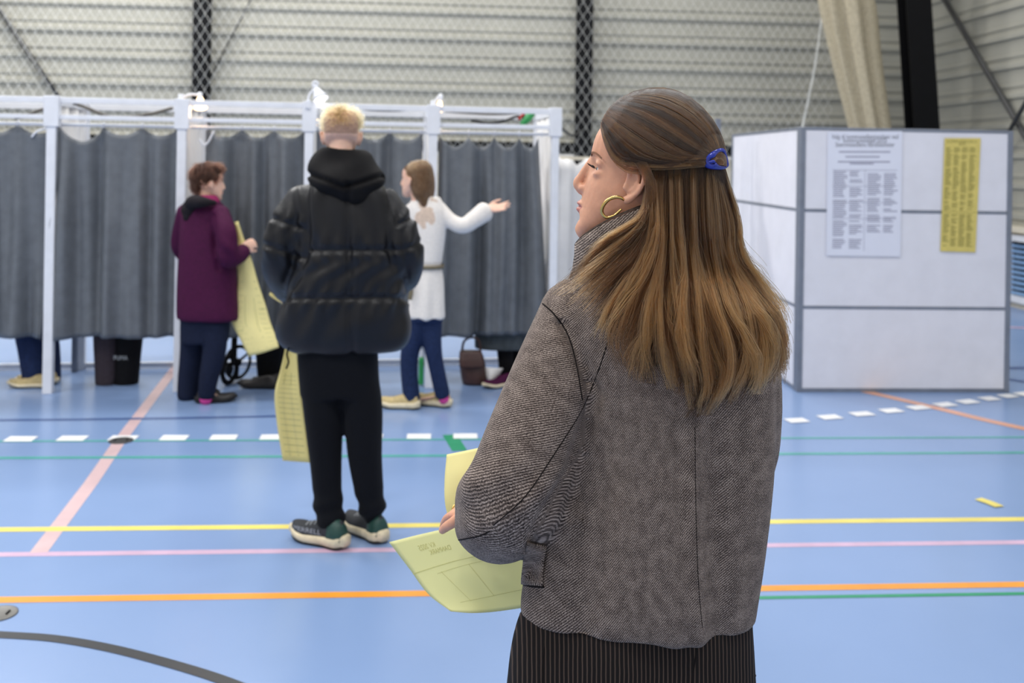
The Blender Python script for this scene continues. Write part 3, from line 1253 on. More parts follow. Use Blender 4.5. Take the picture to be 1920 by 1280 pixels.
frame = new_empty('voting_booth_frame', B(1.7, .4, 0), 'long white frame of curtained voting booths along the hall wall', 'voting booth')
DEP = .78
ZT = 2.02
ss = [row_s(-156), row_s(94.5), row_s(338.5), row_s(576.5), row_s(808.5), row_s(1037)]
for i, s in enumerate(ss):
    w = .062 if i < 5 else .055
    V, F = box(B(s, 0, ZT / 2), (w / 2, .03, ZT / 2), (BX, BY, Z))
    bevel_obj(obj('post', V, F, M['white_frame'], frame, smooth=False))
    V, F = box(B(s, -.004, ZT - .1), (w / 2 + .018, .034, .105), (BX, BY, Z))
    bevel_obj(obj('corner_bracket', V, F, M['white_frame'], frame, smooth=False))
    V, F = box(B(s, DEP, ZT / 2), (.028, .028, ZT / 2), (BX, BY, Z))
    bevel_obj(obj('post', V, F, M['white_frame'], frame, smooth=False))
    V, F = box(B(s, DEP / 2, ZT - .03), (.02, DEP / 2 - .03, .025), (BX, BY, Z))
    obj('side_rail', V, F, M['white_frame'], frame, smooth=False)
    # white side cloth between booths
    nn, mm = 14, 10
    if i < 5:
        V = [B(s + .012 * math.sin(3 * b / nn * 6.28 + i) * (1 - .3 * a / mm), .04 + (DEP - .08) * b / nn, 1.99 - 1.62 * a / mm) for a in range(mm + 1) for b in range(nn + 1)]
    else:
        V = [B(s - .01 + .006 * math.sin(3 * b / nn * 6.28 + i), .04 + (DEP - .08) * b / nn, 1.99 - 1.62 * a / mm) for a in range(mm + 1) for b in range(nn + 1)]
    F = [(a * (nn + 1) + b, a * (nn + 1) + b + 1, (a + 1) * (nn + 1) + b + 1, (a + 1) * (nn + 1) + b) for a in range(mm) for b in range(nn)]
    o = obj('side_cloth', V, F, M['white_cloth'], frame)
    o.modifiers.new('solid', 'SOLIDIFY').thickness = .004
for i in range(5):
    a, b = ss[i], ss[i + 1]
    for (off, z, h, nm) in ((0, ZT - .022, .04, 'top_rail'), (0, 1.882, .03, 'front_rail'), (DEP, ZT - .03, .045, 'back_rail'), (DEP, .03, .04, 'floor_rail')):
        V, F = bar(B(a + .031, off, z), B(b - .031, off, z), .03, h)
        bevel_obj(obj(nm, V, F, M['white_frame'], frame, smooth=False), .003)
    V, F = tube([B(a + .03, .045, 1.832), B((a + b) / 2, .045, 1.832), B(b - .03, .045, 1.832)], [.011] * 3, N=10, sub=1)
    obj('curtain_rod', V, F, M['white_frame'], frame)

booth_names = ['at the left edge of the photo', 'second from the left', 'behind the woman in the purple coat', 'behind the man in the black jacket', 'behind the outstretched hand of the woman in white']
CUR = [(-150, 106, 0, .050, 3), (107, 331, 1, .040, 3), (381, 569, 2, .055, 3), (591, 790, 3, .06, 3), (822, 1018, 4, .055, 4)]
for (xa, xb, ci, amp, nh) in CUR:
    sa, sb = row_s(xa, 400), row_s(xb, 400)
    nu, nv = 96, 40
    zt, zb = 1.825, .365 if ci != 4 else .36
    g2 = np.random.default_rng(20 + ci)
    ph = g2.uniform(0, 6.28, 6)
    fr = g2.uniform(.8, 1.2, 6) * np.array([1.6, 2.7, 4.1, 6.2, 3.3, 9])
    am = np.array([.8, 1.0, .95, .5, .7, .16]) * amp * .80
    V = []
    for j in range(nv + 1):
        v = j / nv
        for i in range(nu + 1):
            u = i / nu
            sag = abs(math.sin(math.pi * nh * (u ** 1.08))) ** .85
            top = zt - .075 * sag * (1.4 if (ci in (0, 1) and u < .34) else .75 if ci != 4 else 1.0) - (.02 if ci == 4 else 0)
            z = top + (zb - top) * v + (0.006 * math.sin(9 * u + ph[0])) * v
            y = sum(am[q] * math.sin(6.283 * fr[q] * (u + .012 * math.sin(3 * v + ph[q])) + ph[q] + .5 * v * math.sin(q * 2.1)) for q in range(6)) * (.35 + .65 * min(1, v * 2.2)) * (1 - .25 * v)
            # soft V folds below the sags
            y += -.03 * sag * math.exp(-v * 5)
            s = sa + (sb - sa) * u
            if ci == 0:
                s += .02 * math.sin(v * 3.1) * (u > .6) * (u - .6)
                if u > .85:
                    s += .05 * (u - .85) / .15 * math.sin(math.pi * min(1, v * 2.2)) * 0.6 - .09 * (u - .85) / .15 * v
            if ci == 4 and u > .8:
                s += .10 * (u - .8) / .2 * (v - .35)
            V.append(B(s, .045 + y, z))
    F = [(j * (nu + 1) + i, j * (nu + 1) + i + 1, (j + 1) * (nu + 1) + i + 1, (j + 1) * (nu + 1) + i) for j in range(nv) for i in range(nu)]
    o = obj('booth_curtain', V, F, M['curtain'], origin=B((sa + sb) / 2, .045, zt))
    o.modifiers.new('solid', 'SOLIDIFY').thickness = .003
    tag(o, 'grey booth curtain, ' + booth_names[ci], 'curtain', 'grey curtains of the voting booths')
    for k in range(nh + 1):
        u = (k / nh) ** (1 / 1.08)
        s = sa + (sb - sa) * min(max(u, .015), .985)
        c = B(s, .045, zt)
        V, F = tube([c + np.array([0, 0, .008]) + (BY * math.cos(t) + Z * math.sin(t)) * .02 for t in np.linspace(0, 2 * np.pi, 14)], [.0035] * 14, N=6, sub=1)
        obj('ring', V, F, M['white_frame'], o)
# loose white cord loops beside the third curtain
for (pts, lab) in ((((375, 262), (383, 272), (392, 264), (401, 246)), 'white curtain cord sagging at the gap beside the third booth curtain'),
                   (((60, 256), (70, 246), (82, 242), (94, 238)), 'white curtain cord tied at the first tall booth post')):
    V, F = tube([row_at(x, y, .02) for x, y in pts], [.007] * 4, N=8)
    tag(obj('curtain_cord', V, F, M['white_frame'], origin=row_at(*pts[0])), lab, 'cord')

# --- cables strung through the booths
def cable(pts, r, m, label, offs=.35):
    V, F = tube([row_at(x, y, offs) for x, y in pts], [r] * len(pts), N=8)
    return tag(obj('power_cable', V, F, m, origin=row_at(pts[0][0], pts[0][1], offs)), label, 'cable')


cable([(140, 194), (165, 203), (200, 217), (235, 220), (280, 214), (322, 203)], .012, M['cable'], 'grey power cable sagging inside the second booth', .4)
cable([(30, 222), (52, 216), (70, 208), (84, 204)], .012, M['cable'], 'grey power cable hanging inside the leftmost booth', .4)
cable([(660, 202), (700, 206), (745, 207), (790, 203)], .010, M['cable'], 'grey power cable behind the blond man along the booth top', .4)
cable([(835, 209), (880, 212), (930, 214), (985, 211)], .008, M['cable'], 'grey power cable along the top of the rightmost booth', .35)
c1 = cable([(885, 226), (915, 231), (945, 227), (970, 218), (986, 222)], .010, M['cable_black'], 'dark cable ending in a green connector in the rightmost booth', .3)
p, q = row_at(980, 232, .3), row_at(998, 213, .3)
V, F = tube([p, (p + q) / 2, q], [.022, .032, .026], N=12, sub=4)
obj('green_connector', V, F, M['green'], c1, label='bright green connector')
p, q = row_at(974, 222, .3), row_at(982, 214, .3)
V, F = tube([p, q], [.014, .012], N=10)
obj('red_plug', V, F, M['red'], c1, label='small red plug')
pc = [B(ss[5], .02, 1.93), B(ss[5], .02, 1.93) * .6 + wall_pt(1100, 240, WALL_Y - .27) * .4 - Z * .10, wall_pt(1100, 240, WALL_Y - .27)]
V, F = tube(pc, [.012] * 3, N=8, sub=10)
tag(obj('power_cable', V, F, M['cable_black'], origin=pc[0]), 'black cable running right from the last booth post to the wall column', 'cable')

# --- clamp lamps
def lamp(px, py, tip, rim, label, off, glow_all=False, strength=4.0, col=(1, .9, .75)):
    """px,py: neck; tip: centre of the open end (pixels)"""
    a, b = row_at(px, py, off), row_at(tip[0], tip[1], off - .03)
    t = unit(b - a)
    L = np.linalg.norm(b - a)
    e = new_empty('clamp_lamp', a, label, 'lamp', 'clamp lamps on the booth frame')
    th = np.linspace(0, 2 * np.pi, 28, endpoint=False)
    s = unit(np.cross(t, FW))
    u = np.cross(s, t)
    prof = [(0, .30), (.12, .42), (.4, .62), (.7, .85), (1.0, 1.0)]
    rg = lambda x, k: a + t * L * x + np.outer(np.cos(th) * rim * k, s) + np.outer(np.sin(th) * rim * k, u)
    rings = [rg(x, k) for x, k in prof] + [rg(x, k - .06) for x, k in reversed(prof)]
    V, F = loft(rings, cap=False)
    obj('lamp_shade', V, F, M['glow'] if glow_all else M['white_frame'], e)
    V, F = ell(a + t * L * .78, np.array([.62, .62, .72]) * rim, (s, u, t), 16, 10)
    obj('bulb', V, F, M['glow_white'] if not glow_all else M['glow'], e)
    V, F = tube([a - t * .02, a + t * .015], [.018, .016], N=10)
    obj('socket', V, F, M['white_frame'], e)
    return e, a, b, t


def lamp_arm(e, pts, off):
    V, F = tube([row_at(x, y, off) for x, y in pts], [.008] * len(pts), N=8)
    obj('arm', V, F, M['white_frame'], e)
    p = row_at(pts[-1][0], pts[-1][1], off)
    V, F = box(p, (.018, .03, .03), (BX, BY, Z))
    bevel_obj(obj('clamp', V, F, M['white_frame'], e, smooth=False), .005)


def point(p, energy, col, r=.03):
    L = bpy.data.lights.new('lamp_light', 'POINT')
    L.energy = energy
    L.color = col
    L.shadow_soft_size = r
    o = bpy.data.objects.new('lamp_light', L)
    COL.objects.link(o)
    o.location = Vector(p)


e, a, b, t = lamp(593, 166, (602, 187), .056, 'white metal clamp lamp above the blond man', -.02)
lamp_arm(e, [(592, 164), (586, 160), (590, 153), (596, 158), (580, 178), (578, 196)], -.02)
point(b + t * .05, .08, (1, .95, .85))
e, a, b, t = lamp(375, 182, (376, 202), .044, 'warm glowing clamp lamp beside the third booth post', .06, True)
lamp_arm(e, [(375, 181), (372, 178), (355, 177), (340, 185)], .05)
point(b - BY * .02 - Z * .06, .5, (1, .72, .42))
e, a, b, t = lamp(826, 185, (823, 208), .026, 'narrow warm glowing clamp lamp on the fifth booth post', .05, True)
lamp_arm(e, [(826, 184), (822, 181), (812, 196)], .04)
point(b - Z * .05 + BY * .05, .6, (1, .78, .5))
V, F = ell(row_at(354.5, 203, .1), (.018, .018, .02), None, 12, 8)
e = new_empty('clamp_lamp', row_at(354.5, 203, .1), 'tiny glowing bulb lamp just right of the third booth post', 'lamp', 'clamp lamps on the booth frame')
obj('bulb', V, F, M['glow'], e)
V, F = tube([row_at(354.5, 199, .1), row_at(352, 192, .1), row_at(341, 190, .06)], [.010, .008, .008], N=8)
obj('arm', V, F, M['white_frame'], e)
V, F = ell(row_at(594, 229, .3), (.018, .018, .022), None, 12, 8)
e = new_empty('clamp_lamp', row_at(594, 229, .3), 'small glowing bulb lamp left of the blond head', 'lamp', 'clamp lamps on the booth frame')
obj('bulb', V, F, M['glow'], e)
V, F = tube([row_at(594, 225, .3), row_at(590, 215, .3), row_at(581, 208, .1)], [.010, .008, .008], N=8)
obj('arm', V, F, M['white_frame'], e)

# --- writing shelf on a single leg in the second booth, green tape on a post
e = new_empty('writing_shelf', B(row_s(140, 690, .7), .6, 0), 'narrow grey writing shelf on a single leg in the second booth', 'table')
s = row_s(140, 690, .7)
V, F = box(B(s, .7, .45), (.02, .02, .45), (BX, BY, Z))
bevel_obj(obj('leg', V, F, M['alu'], e, smooth=False))
V, F = box(B((ss[1] + ss[2]) / 2, .7, .92), ((ss[2] - ss[1]) / 2 - .08, .06, .015), (BX, BY, Z))
bevel_obj(obj('shelf_board', V, F, M['white_frame'], e, smooth=False))
V, F = box(B(ss[4] - .055, .05, .11), (.018, .03, .10), (BX, BY, Z))
o = bevel_obj(obj('bottle', V, F, M['green'], smooth=False, origin=B(ss[4] - .055, .05, 0)), .012, 3)
tag(o, 'small green bottle at the foot of the fifth booth post', 'bottle')
V, F = tube([B(ss[4] - .055, .05, .20), B(ss[4] - .055, .05, .25)], [.013, .011], N=10)
obj('bottle_cap', V, F, M['white_frame'], o)

# ================================================================== EXHIBITION PANELS
A0, A1 = G(1497, 734), G(1885, 735)
A0[2] = A1[2] = 0
PX = unit(A1 - A0)
PN = unit(np.cross(PX, Z))            # towards the camera
if PN @ FW > 0:
    PN = -PN


def pan_at(px, py, off=.021):
    v = W(px, py, 1.0) - CAM
    return CAM + v * (((A0 + PN * off - CAM) @ PN) / (v @ PN))


ZP = pan_at(1505, 238)[2]
z1, z2 = pan_at(1500, 394)[2], pan_at(1498, 576)[2]


def screen(p, q, label, name='partition_screen'):
    t = unit(q - p)
    n = np.cross(t, Z)
    L = np.linalg.norm(q - p)
    e = new_empty(name, (p + q) / 2, label, 'partition screen')
    for (za, zb) in ((.03, z2 - .012), (z2 + .012, z1 - .012), (z1 + .012, ZP - .02)):
        V, F = box((p + q) / 2 + Z * (za + zb) / 2, (L / 2 - .02, .012, (zb - za) / 2), (t, n, Z))
        obj('panel', V, F, M['panel'], e, smooth=False)
    for z in (.015, z2, z1, ZP - .01):
        V, F = bar(p + t * .02 + Z * z, q - t * .02 + Z * z, .03, .024 if z > .1 else .03)
        bevel_obj(obj('cross_rail', V, F, M['alu'], e, smooth=False), .003)
    for c in (p, q):
        V, F = box(c + Z * ZP / 2, (.02, .02, ZP / 2), (t, n, Z))
        bevel_obj(obj('upright', V, F, M['alu'], e, smooth=False), .004)
    return e


screen(A0, A1, 'white three-row partition screen carrying two election posters')
A2 = W(1377, 252, 9.1)
A2[2] = 0
dirn = unit(A2 - A0)
screen(A0 + dirn * .045, A2, 'white partition screen receding behind the long-haired woman')

# posters
def poster(corners, m, label, lines, name='poster'):
    P = [pan_at(x, y, .020) for x, y in corners]      # tl, tr, bl, br
    rows = [[P[0], (P[0] + P[1]) / 2, P[1]], [(P[0] + P[2]) / 2, (P[0] + P[1] + P[2] + P[3]) / 4, (P[1] + P[3]) / 2], [P[2], (P[2] + P[3]) / 2, P[3]]]
    o, cols = patch(name, rows, .0012, m, nu=6, nv=8)
    tag(o, label, 'poster')
    o.data.polygons.foreach_set('use_smooth', [False] * len(o.data.polygons))
    return o, cols


o, cols = poster([(1552, 246), (1692, 246), (1549, 479), (1688, 481)], M['poster_white'], 'white election poster with grey printed list on the partition screen', None)
rt, up = unit(cols[0, -1] - cols[0, 0]), unit(cols[0, 0] - cols[-1, 0])
for i, (s, v, sz) in enumerate((('Valg til kommunalbestyrelsen ved', .045, .047), ('kommunalvalget 2025', .075, .047), ('Stemmesedlens kandidatlister', .108, .047))):
    c = on_patch(cols, np.array([.5]), np.array([v]), .0018)[0]
    flat_text('heading', s, sz, c, rt, up, M['print_dark'], o, .78)
seg = []
g3 = np.random.default_rng(5)
for v, a, b in ((.165, .15, .84), (.205, .24, .7), (.245, .14, .84), (.26, .3, .62)):
    seg.append((a, v, b, v, .0055))
for col in (0, 1):
    a = .08 + .46 * col
    v = .325
    while v < (.95 if col == 0 else .82):
        if g3.random() < .85:
            seg.append((a, v, a + g3.uniform(.12, .19), v, .0042))
            if g3.random() < .8:
                seg.append((a + .22, v, a + .22 + g3.uniform(.10, .19), v, .0042))
        v += .0165
strips_on_patch('printed_list', cols, seg, M['print_grey'], o, .0018)
strips_on_patch('table_rule', cols, [(.07, .312, .94, .312, .002), (.505, .312, .505, .96, .003), (.07, .44, .94, .44, .0018), (.07, .57, .94, .57, .0018), (.07, .70, .94, .70, .0018)], M['print_grey'], o, .0018)

o, cols = poster([(1771, 259), (1839, 259), (1763, 471), (1829, 473)], M['poster_yellow'], 'narrow yellow sample ballot poster on the partition screen', None)
rt, up = unit(cols[0, -1] - cols[0, 0]), unit(cols[0, 0] - cols[-1, 0])
for s, v in (('KOMMUNALVALG', .03), ('2025', .052)):
    flat_text('heading', s, .032, on_patch(cols, np.array([.48]), np.array([v]), .0018)[0], rt, up, M['print_olive'], o, .85)
for col in range(4):
    seg = []
    v = .085
    while v < .95:
        if abs(v - .655) > .012 and g3.random() < .9:
            seg.append((.05 + .22 * col, v, .05 + .22 * col + g3.uniform(.10, .19), v, .0032))
        v += .0125
    strips_on_patch('printed_column', cols, seg, M['print_olive'], o, .0018)
strips_on_patch('fold_line', cols, [(0.02, .652, .98, .652, .002)], M['print_olive'], o, .0018)

# white cloth hung beyond, between the booths and the screens
rows = []
for v in np.linspace(0, 1, 9):
    r = []
    for u in np.linspace(0, 1, 34):
        px = 1036 + 300 * u
        base = W(px, 300, 8.35)
        topz = W(px, 300, 8.35)[2] + .045 * math.sin(u * 30) * .6 + .02 * math.sin(u * 70)
        base[2] = topz + (.12 - topz) * v
        r.append(base + FW * (.035 * math.sin(u * 40 + .5 * v) + .02 * math.sin(u * 90)))
    rows.append(r)
o, _ = patch('hanging_cloth', rows, .004, M['white_cloth'], nu=33, nv=16)
tag(o, 'white cloth hanging right of the last booth, behind the profile face', 'cloth')
p, q = W(1030, 296, 8.4), W(1345, 300, 8.4)
V, F = bar(p, q, .03, .03)
o2 = obj('cloth_rail', V, F, M['cream'], o, smooth=False)
for x in (1345,):
    c = W(x, 300, 8.42)
    V, F = box((c[0], c[1], (c[2] + .35) / 2), (.02, .02, (c[2] + .35) / 2))
    obj('upright', V, F, M['alu'], o, smooth=False)

# ================================================================== FOREGROUND WOMAN
D0 = 1.62
root = new_empty('person', (W(1200, 1150, D0)[0], W(1200, 1150, D0)[1], 0), 'young woman in profile with long brown hair and brown tweed jacket, back to the camera', 'person')
WOMAN = root
hd = Head(W(1202, 347, D0 + .005), -R * math.cos(math.radians(8)) + FW * math.sin(math.radians(8)), math.radians(13), 1.03)

sleeve = [W(1082, 590, 1.625), W(1052, 690, 1.605), W(1006, 820, 1.58), W(968, 922, 1.575), W(940, 962, 1.625), W(926, 972, 1.69)]
sl_r = [.062, .074, .081, .084, .080, .066]
wrist = W(905, 952, 1.76)
rs = [W(1385, 600, 1.625), W(1388, 760, 1.64), W(1370, 880, 1.70), W(1300, 930, 1.80)]
rwrist = W(1215, 950, 1.88)
hips = (W(1085, 1190, D0), W(1310, 1190, D0))
fl = [W(1085, 1190, D0), W(1310, 1190, D0)]
legs = []
feet = []
for q, h in zip((-1, 1), hips):
    k = h.copy(); k[2] = .48
    a = h.copy(); a[2] = .09
    k += FW * .01
    legs.append(([h, (h + k) / 2, k, (k + a) / 2, a], [.085, .075, .056, .052, .036]))
    g0 = a.copy(); g0[2] = 0
    feet.append((g0 - FW * .06 + R * q * .0, g0 + FW * .19 + R * q * .03))
torso = [vslices([(1140, 1262, 470, .05), (1085, 1350, 540, .065), (1075, 1375, 600, .075), (1085, 1385, 720, .080), (1095, 1375, 860, .072), (1080, 1370, 1000, .08), (1050, 1370, 1100, .088), (1040, 1375, 1180, .09)], D0)]
hl = hand(wrist, W(846, 955, 1.885) - wrist, -Z * .7 + FW * .3, -1, .22, .92, .06)
hr = hand(rwrist, -R * .9 + FW * .25 - Z * .1, -FW * .2 + Z * .3, 1, .6, .92)
BOD = body('body', root, hd, torso,
     [(sleeve[:4] + [W(935, 960, 1.66), wrist], [.05, .046, .042, .038, .034, .025]), (rs + [rwrist], [.05, .045, .04, .036, .026])],
     [hl, hr], legs, [foot_piece(*f) for f in feet], .0025, M['skin'],
     neck=W(1205, 520, D0 + .01), hairline=([-.2, .008, .027, .045, .059, .077, .09], [.012, .0215, .024, .038, .057, .085, .11]), scalp=M['scalp'])
eyes(root, hd, lash=True)

# earring: gold hoop hanging forward of the lobe
c0 = hd.P(.000, -.030, .078)
tv = []
for t in np.linspace(-.2, 4.9, 30):
    tv.append(hd.P(.014 - .0165 * math.cos(t) - .004, -.041 + .0125 * math.sin(t + .6), .074 + .002 * math.sin(t)))
tv = [hd.P(f * .9 + .017, u * .95 + .002, s) for f, u, s in ((.0005, -.031, .077), (.008, -.0275, .079), (.018, -.029, .078), (.028, -.036, .076), (.034, -.048, .074), (.033, -.058, .072), (.024, -.064, .071), (.012, -.058, .072), (.003, -.046, .074))]
V, F = tube(tv, [.0016, .0026, .003, .003, .003, .0028, .0026, .0022, .0016], N=10, sub=6)
obj('earring', V, F, M['gold'], root)

# --- jacket
tor = vslices([(1135, 1275, 492, .062), (1090, 1345, 520, .078), (1062, 1400, 548, .090), (1040, 1432, 585, .100), (1040, 1448, 640, .108), (1056, 1450, 740, .110), (1052, 1448, 850, .110),
               (1020, 1440, 950, .112), (990, 1428, 1050, .112), (977, 1419, 1110, .110), (974, 1414, 1146, .106), (975, 1413, 1153, .104)], D0, N=56, exp=.9)
arm = tube(sleeve, sl_r, N=28, sub=7, ref=R)
armr = tube(rs, [.058, .066, .066, .055], N=20, sub=5)
me = fuse([tor, arm, armr], .0055, 5, .5)


def jwr(V, Nn):
    x, y, d = scr(V)
    out = .0032 * sn(V, 9, 3, 2, (1, 1, .6))
    # armhole dip between sleeve and back
    g = np.exp(-((x - np.interp(y, [560, 740, 880, 1010], [1030, 1118, 1072, 1002])) / 14) ** 2) * (y > 600) * (y < 1040)
    out -= .009 * g * (d < D0)
    # soft vertical folds of the back, hanging from the shoulder blades
    fold = np.exp(-((x - np.interp(y, [700, 900, 1160], [1190, 1240, 1268])) / 34) ** 2) + .9 * np.exp(-((x - np.interp(y, [780, 1000, 1180], [1292, 1300, 1312])) / 16) ** 2)
    out += .0075 * fold * np.clip((y - 720) / 200, 0, 1) * (d < D0)
    valley = np.exp(-((x - np.interp(y, [780, 1000, 1180], [1335, 1340, 1348])) / 22) ** 2) + np.exp(-((x - np.interp(y, [760, 950, 1180], [1150, 1120, 1090])) / 30) ** 2)
    out -= .007 * valley * np.clip((y - 740) / 200, 0, 1) * (d < D0)
    # sleeve creases at the elbow
    el = (x < 1090) & (y > 820) & (y < 1060)
    out += el * .0028 * np.sin((x * .55 + y * .85) / 15 + .8 * np.sin(x / 40)) * np.exp(-((y - 950) / 75) ** 2)
    out += .003 * np.exp(-((x - 872) / 20) ** 2 - ((y - 905) / 34) ** 2)
    return out


displace(me, jwr)
VV = get_co(me)
ang = np.arctan2((VV - W(1215, 850, D0)) @ R, -((VV - W(1215, 850, D0)) @ FW))
uv = np.stack([-ang * .175, VV[:, 2]], 1)
sp_ = catmull(np.array(sleeve), 60)
al = np.concatenate([[0], np.cumsum(np.linalg.norm(np.diff(sp_, axis=0), axis=1))])
dm = np.linalg.norm(VV[:, None] - sp_[None], axis=2)
ni = dm.argmin(1)
sx_, sy_, sd_ = scr(VV)
is_sl = (dm.min(1) < .105) & (sx_ < np.interp(sy_, [560, 640, 740, 840, 930, 1010, 1060], [1018, 1068, 1100, 1090, 1040, 1000, 985]))
tg = np.gradient(sp_, axis=0)[ni]
tg /= np.linalg.norm(tg, axis=1)[:, None]
rel = VV - sp_[ni]
s1_ = R - tg * (tg @ R)[:, None]
s1_ /= np.linalg.norm(s1_, axis=1)[:, None]
s2_ = np.cross(tg, s1_)
aa = np.arctan2((rel * s1_).sum(1), -(rel * s2_).sum(1) * np.sign((s2_ @ FW)) )
along = al[ni] + (rel * tg).sum(1)
uv[is_sl] = np.stack([-aa * .08 * .62, -along * 1.28], 1)[is_sl]
set_weave(me, uv)
bv = bvh_of(me)
jk = place('jacket', me, M['tweed'], root)
for pts, r in ((((1014, 566), (1040, 590), (1066, 630), (1082, 690), (1092, 750)), .0014),
               (((1140, 640), (1120, 700), (1090, 770), (1040, 850), (985, 930), (925, 985)), .0011),
               (((853, 1013), (872, 1010), (900, 1004), (918, 996)), .0013),
               (((1303, 800), (1304, 900), (1306, 1000), (1310, 1100), (1317, 1176)), .0008)):
    seam('seam', bv, pts, r, M['seam'], jk, -.0004)
rowsP = [[(986, 1012), (1000, 1014), (1024, 1019)], [(983, 1060), (1000, 1062), (1022, 1064)], [(983, 1094), (1000, 1097), (1020, 1098)]]
pts = []
ok = True
for rw in rowsP:
    rr = []
    for x, y in rw:
        h, n = hit_near(bv, x, y, D0 - .05)
        rr.append(h + n * .003)
    pts.append(rr)
o, _ = patch('pocket_flap', pts, .003, M['tweed'], jk, nu=6, nv=8)
pv = get_co(o.data)
set_weave(o.data, np.stack([-(pv @ FW), pv[:, 2]], 1))
seam('seam', bv, ((983, 1096), (1000, 1099), (1021, 1100)), .0016, M['seam'], jk, .001)

# stand collar with ribbed inside
th = np.linspace(0, 2 * np.pi, 48, endpoint=False)
def cring(cx, cy, d, hw, hdp, tilt, near=0.0):
    c = W(cx, cy, d)
    return c + np.outer(np.cos(th) * hw, R) + np.outer(np.sin(th) * hdp, FW) + np.outer(np.cos(th) * tilt - np.sin(th) * near, Z)
outer = [cring(1190, 520, D0 + .005, .112, .090, .018, 0), cring(1184, 478, D0 + .004, .096, .084, .022, .008), cring(1176, 444, D0 + .002, .086, .081, .030, .020), cring(1170, 424, D0, .080, .079, .032, .027)]
inner = [cring(1170, 424, D0, .074, .073, .032, .027), cring(1180, 462, D0 + .004, .072, .068, .022, .014), cring(1190, 516, D0 + .005, .090, .07, .014)]
V, F = loft(outer + inner, cap=False)
_n = len(VV)
JBV = BVHTree.FromPolygons([Vector(v) for v in get_co(jk.data) + world_loc(root)] + [Vector(v) for v in V], [tuple(p.vertices) for p in jk.data.polygons] + [tuple(q + _n for q in f) for f in F])
o = obj('collar', V, F, M['tweed'], jk)
set_weave(o.data, np.stack([-(V @ R), V[:, 2]], 1))
V, F = loft([x * 1 for x in (inner[0] + Z * .0015, cring(1170, 419, D0, .077, .076, .032, .027), outer[-1] + Z * .001)], cap=False)
obj('ribbed_edge', V, F, M['rib'], o)

# --- trousers
tr = [vslices([(1000, 1400, 1120, .085), (985, 1410, 1150, .092), (968, 1413, 1200, .098), (955, 1417, 1270, .102), (950, 1420, 1330, .105), (955, 1415, 1400, .105)], D0, N=48, exp=.85)]
for q, cx in ((0, 1075), (1, 1300)):
    s_ = [(cx - 118, cx + 110, 1300, .098), (cx - 112, cx + 104, 1500, .098), (cx - 106, cx + 98, 1750, .10), (cx - 104, cx + 96, 2000, .105), (cx - 104, cx + 96, 2128, .108)]
    tr.append(vslices(s_, D0, N=36, exp=.9))
me = fuse(tr, .007, 4, .5)
displace(me, lambda V, N: .004 * np.sin(scr(V)[0] / 26 + 1.2 * np.sin(scr(V)[1] / 150)) * (scr(V)[2] < D0) + .003 * sn(V, 8, 9, 2, (1, 1, .4)))
bt = bvh_of(me)
trs = place('trousers', me, M['pinstripe'], root)
seam('seam', bt, ((1020, 1212), (1018, 1240), (1017, 1275), (1018, 1290)), .0015, M['seam'], trs, -.0003)
seam('seam', bt, ((1306, 1205), (1303, 1240), (1296, 1285)), .0012, M['seam'], trs, -.0003)
for h0, t0 in feet:
    shoe(root, h0, t0, .075, M['black_leather'], M['outsole'], .075, .03)

tuck(BOD, jk, free=[(hd.P(.02, .02), .19), (wrist + (W(846, 955, 1.885) - wrist) * .7, .11), (rwrist + FW * .05 - R * .08, .14)])
tuck(BOD, trs)
# --- hair: scalp volume, then strands
A = (hd.f, hd.s, hd.u)
hb = [hd.E(-.026, .042, 0, .096, .079, .094, 28)]


def hd_surf(px, py, grow=1.0):
    """depth of the head's hair surface along a pixel ray"""
    c = hd.P(-.016, .036)
    rad = np.array([.124, .0905, .121]) * hd.k * grow
    v = W(px, py, 1.0) - CAM
    Mx = np.array(A)
    o_ = (Mx @ (CAM - c)) / rad
    d_ = (Mx @ v) / rad
    a, b, cc = d_ @ d_, 2 * o_ @ d_, o_ @ o_ - 1
    disc = b * b - 4 * a * cc
    if disc <= 0:
        return -b / (2 * a)
    return (-b - math.sqrt(disc)) / (2 * a)


def jd(px, py, default=D0):
    h, n = hit(JBV, px, py)
    return scr(np.array(h))[2] if h is not None else default


# lower mass guides (pixels)
GL = [
    [(1204, 335), (1209, 372), (1200, 402), (1172, 424), (1138, 444), (1110, 470), (1092, 505)],
    [(1208, 332), (1213, 375), (1206, 412), (1180, 446), (1146, 476), (1108, 512), (1056, 556)],
    [(1216, 328), (1221, 380), (1216, 430), (1198, 478), (1170, 522), (1140, 566), (1110, 610)],
    [(1226, 326), (1231, 385), (1229, 450), (1214, 515), (1180, 575), (1152, 640), (1176, 705)],
    [(1240, 324), (1246, 390), (1244, 470), (1236, 545), (1230, 615), (1226, 670), (1238, 725)],
    [(1260, 320), (1266, 395), (1268, 490), (1268, 570), (1276, 640), (1290, 705), (1284, 760)],
    [(1284, 316), (1290, 395), (1294, 490), (1302, 575), (1318, 655), (1330, 725), (1304, 785)],
    [(1308, 313), (1316, 395), (1322, 485), (1338, 570), (1362, 645), (1366, 710), (1338, 775)],
    [(1330, 314), (1340, 398), (1348, 480), (1374, 555), (1402, 625), (1404, 690), (1374, 752)],
    [(1348, 316), (1362, 400), (1372, 475), (1404, 545), (1434, 610), (1440, 675), (1414, 735)],
    [(1354, 318), (1376, 400), (1386, 470), (1420, 540), (1448, 605), (1456, 665), (1440, 715)],
    [(1362, 320), (1381, 400), (1394, 468), (1428, 538), (1455, 602), (1462, 660), (1458, 722)],
]
KP = 22
GL = [[(g_[0][0] + (8 if i < 3 else 4), g_[0][1] - 34 if i > 2 else g_[0][1] - 8) if i < 9 else (g_[0][0] - 8, g_[0][1] - 16)] + g_[1:] for i, g_ in enumerate(GL)]
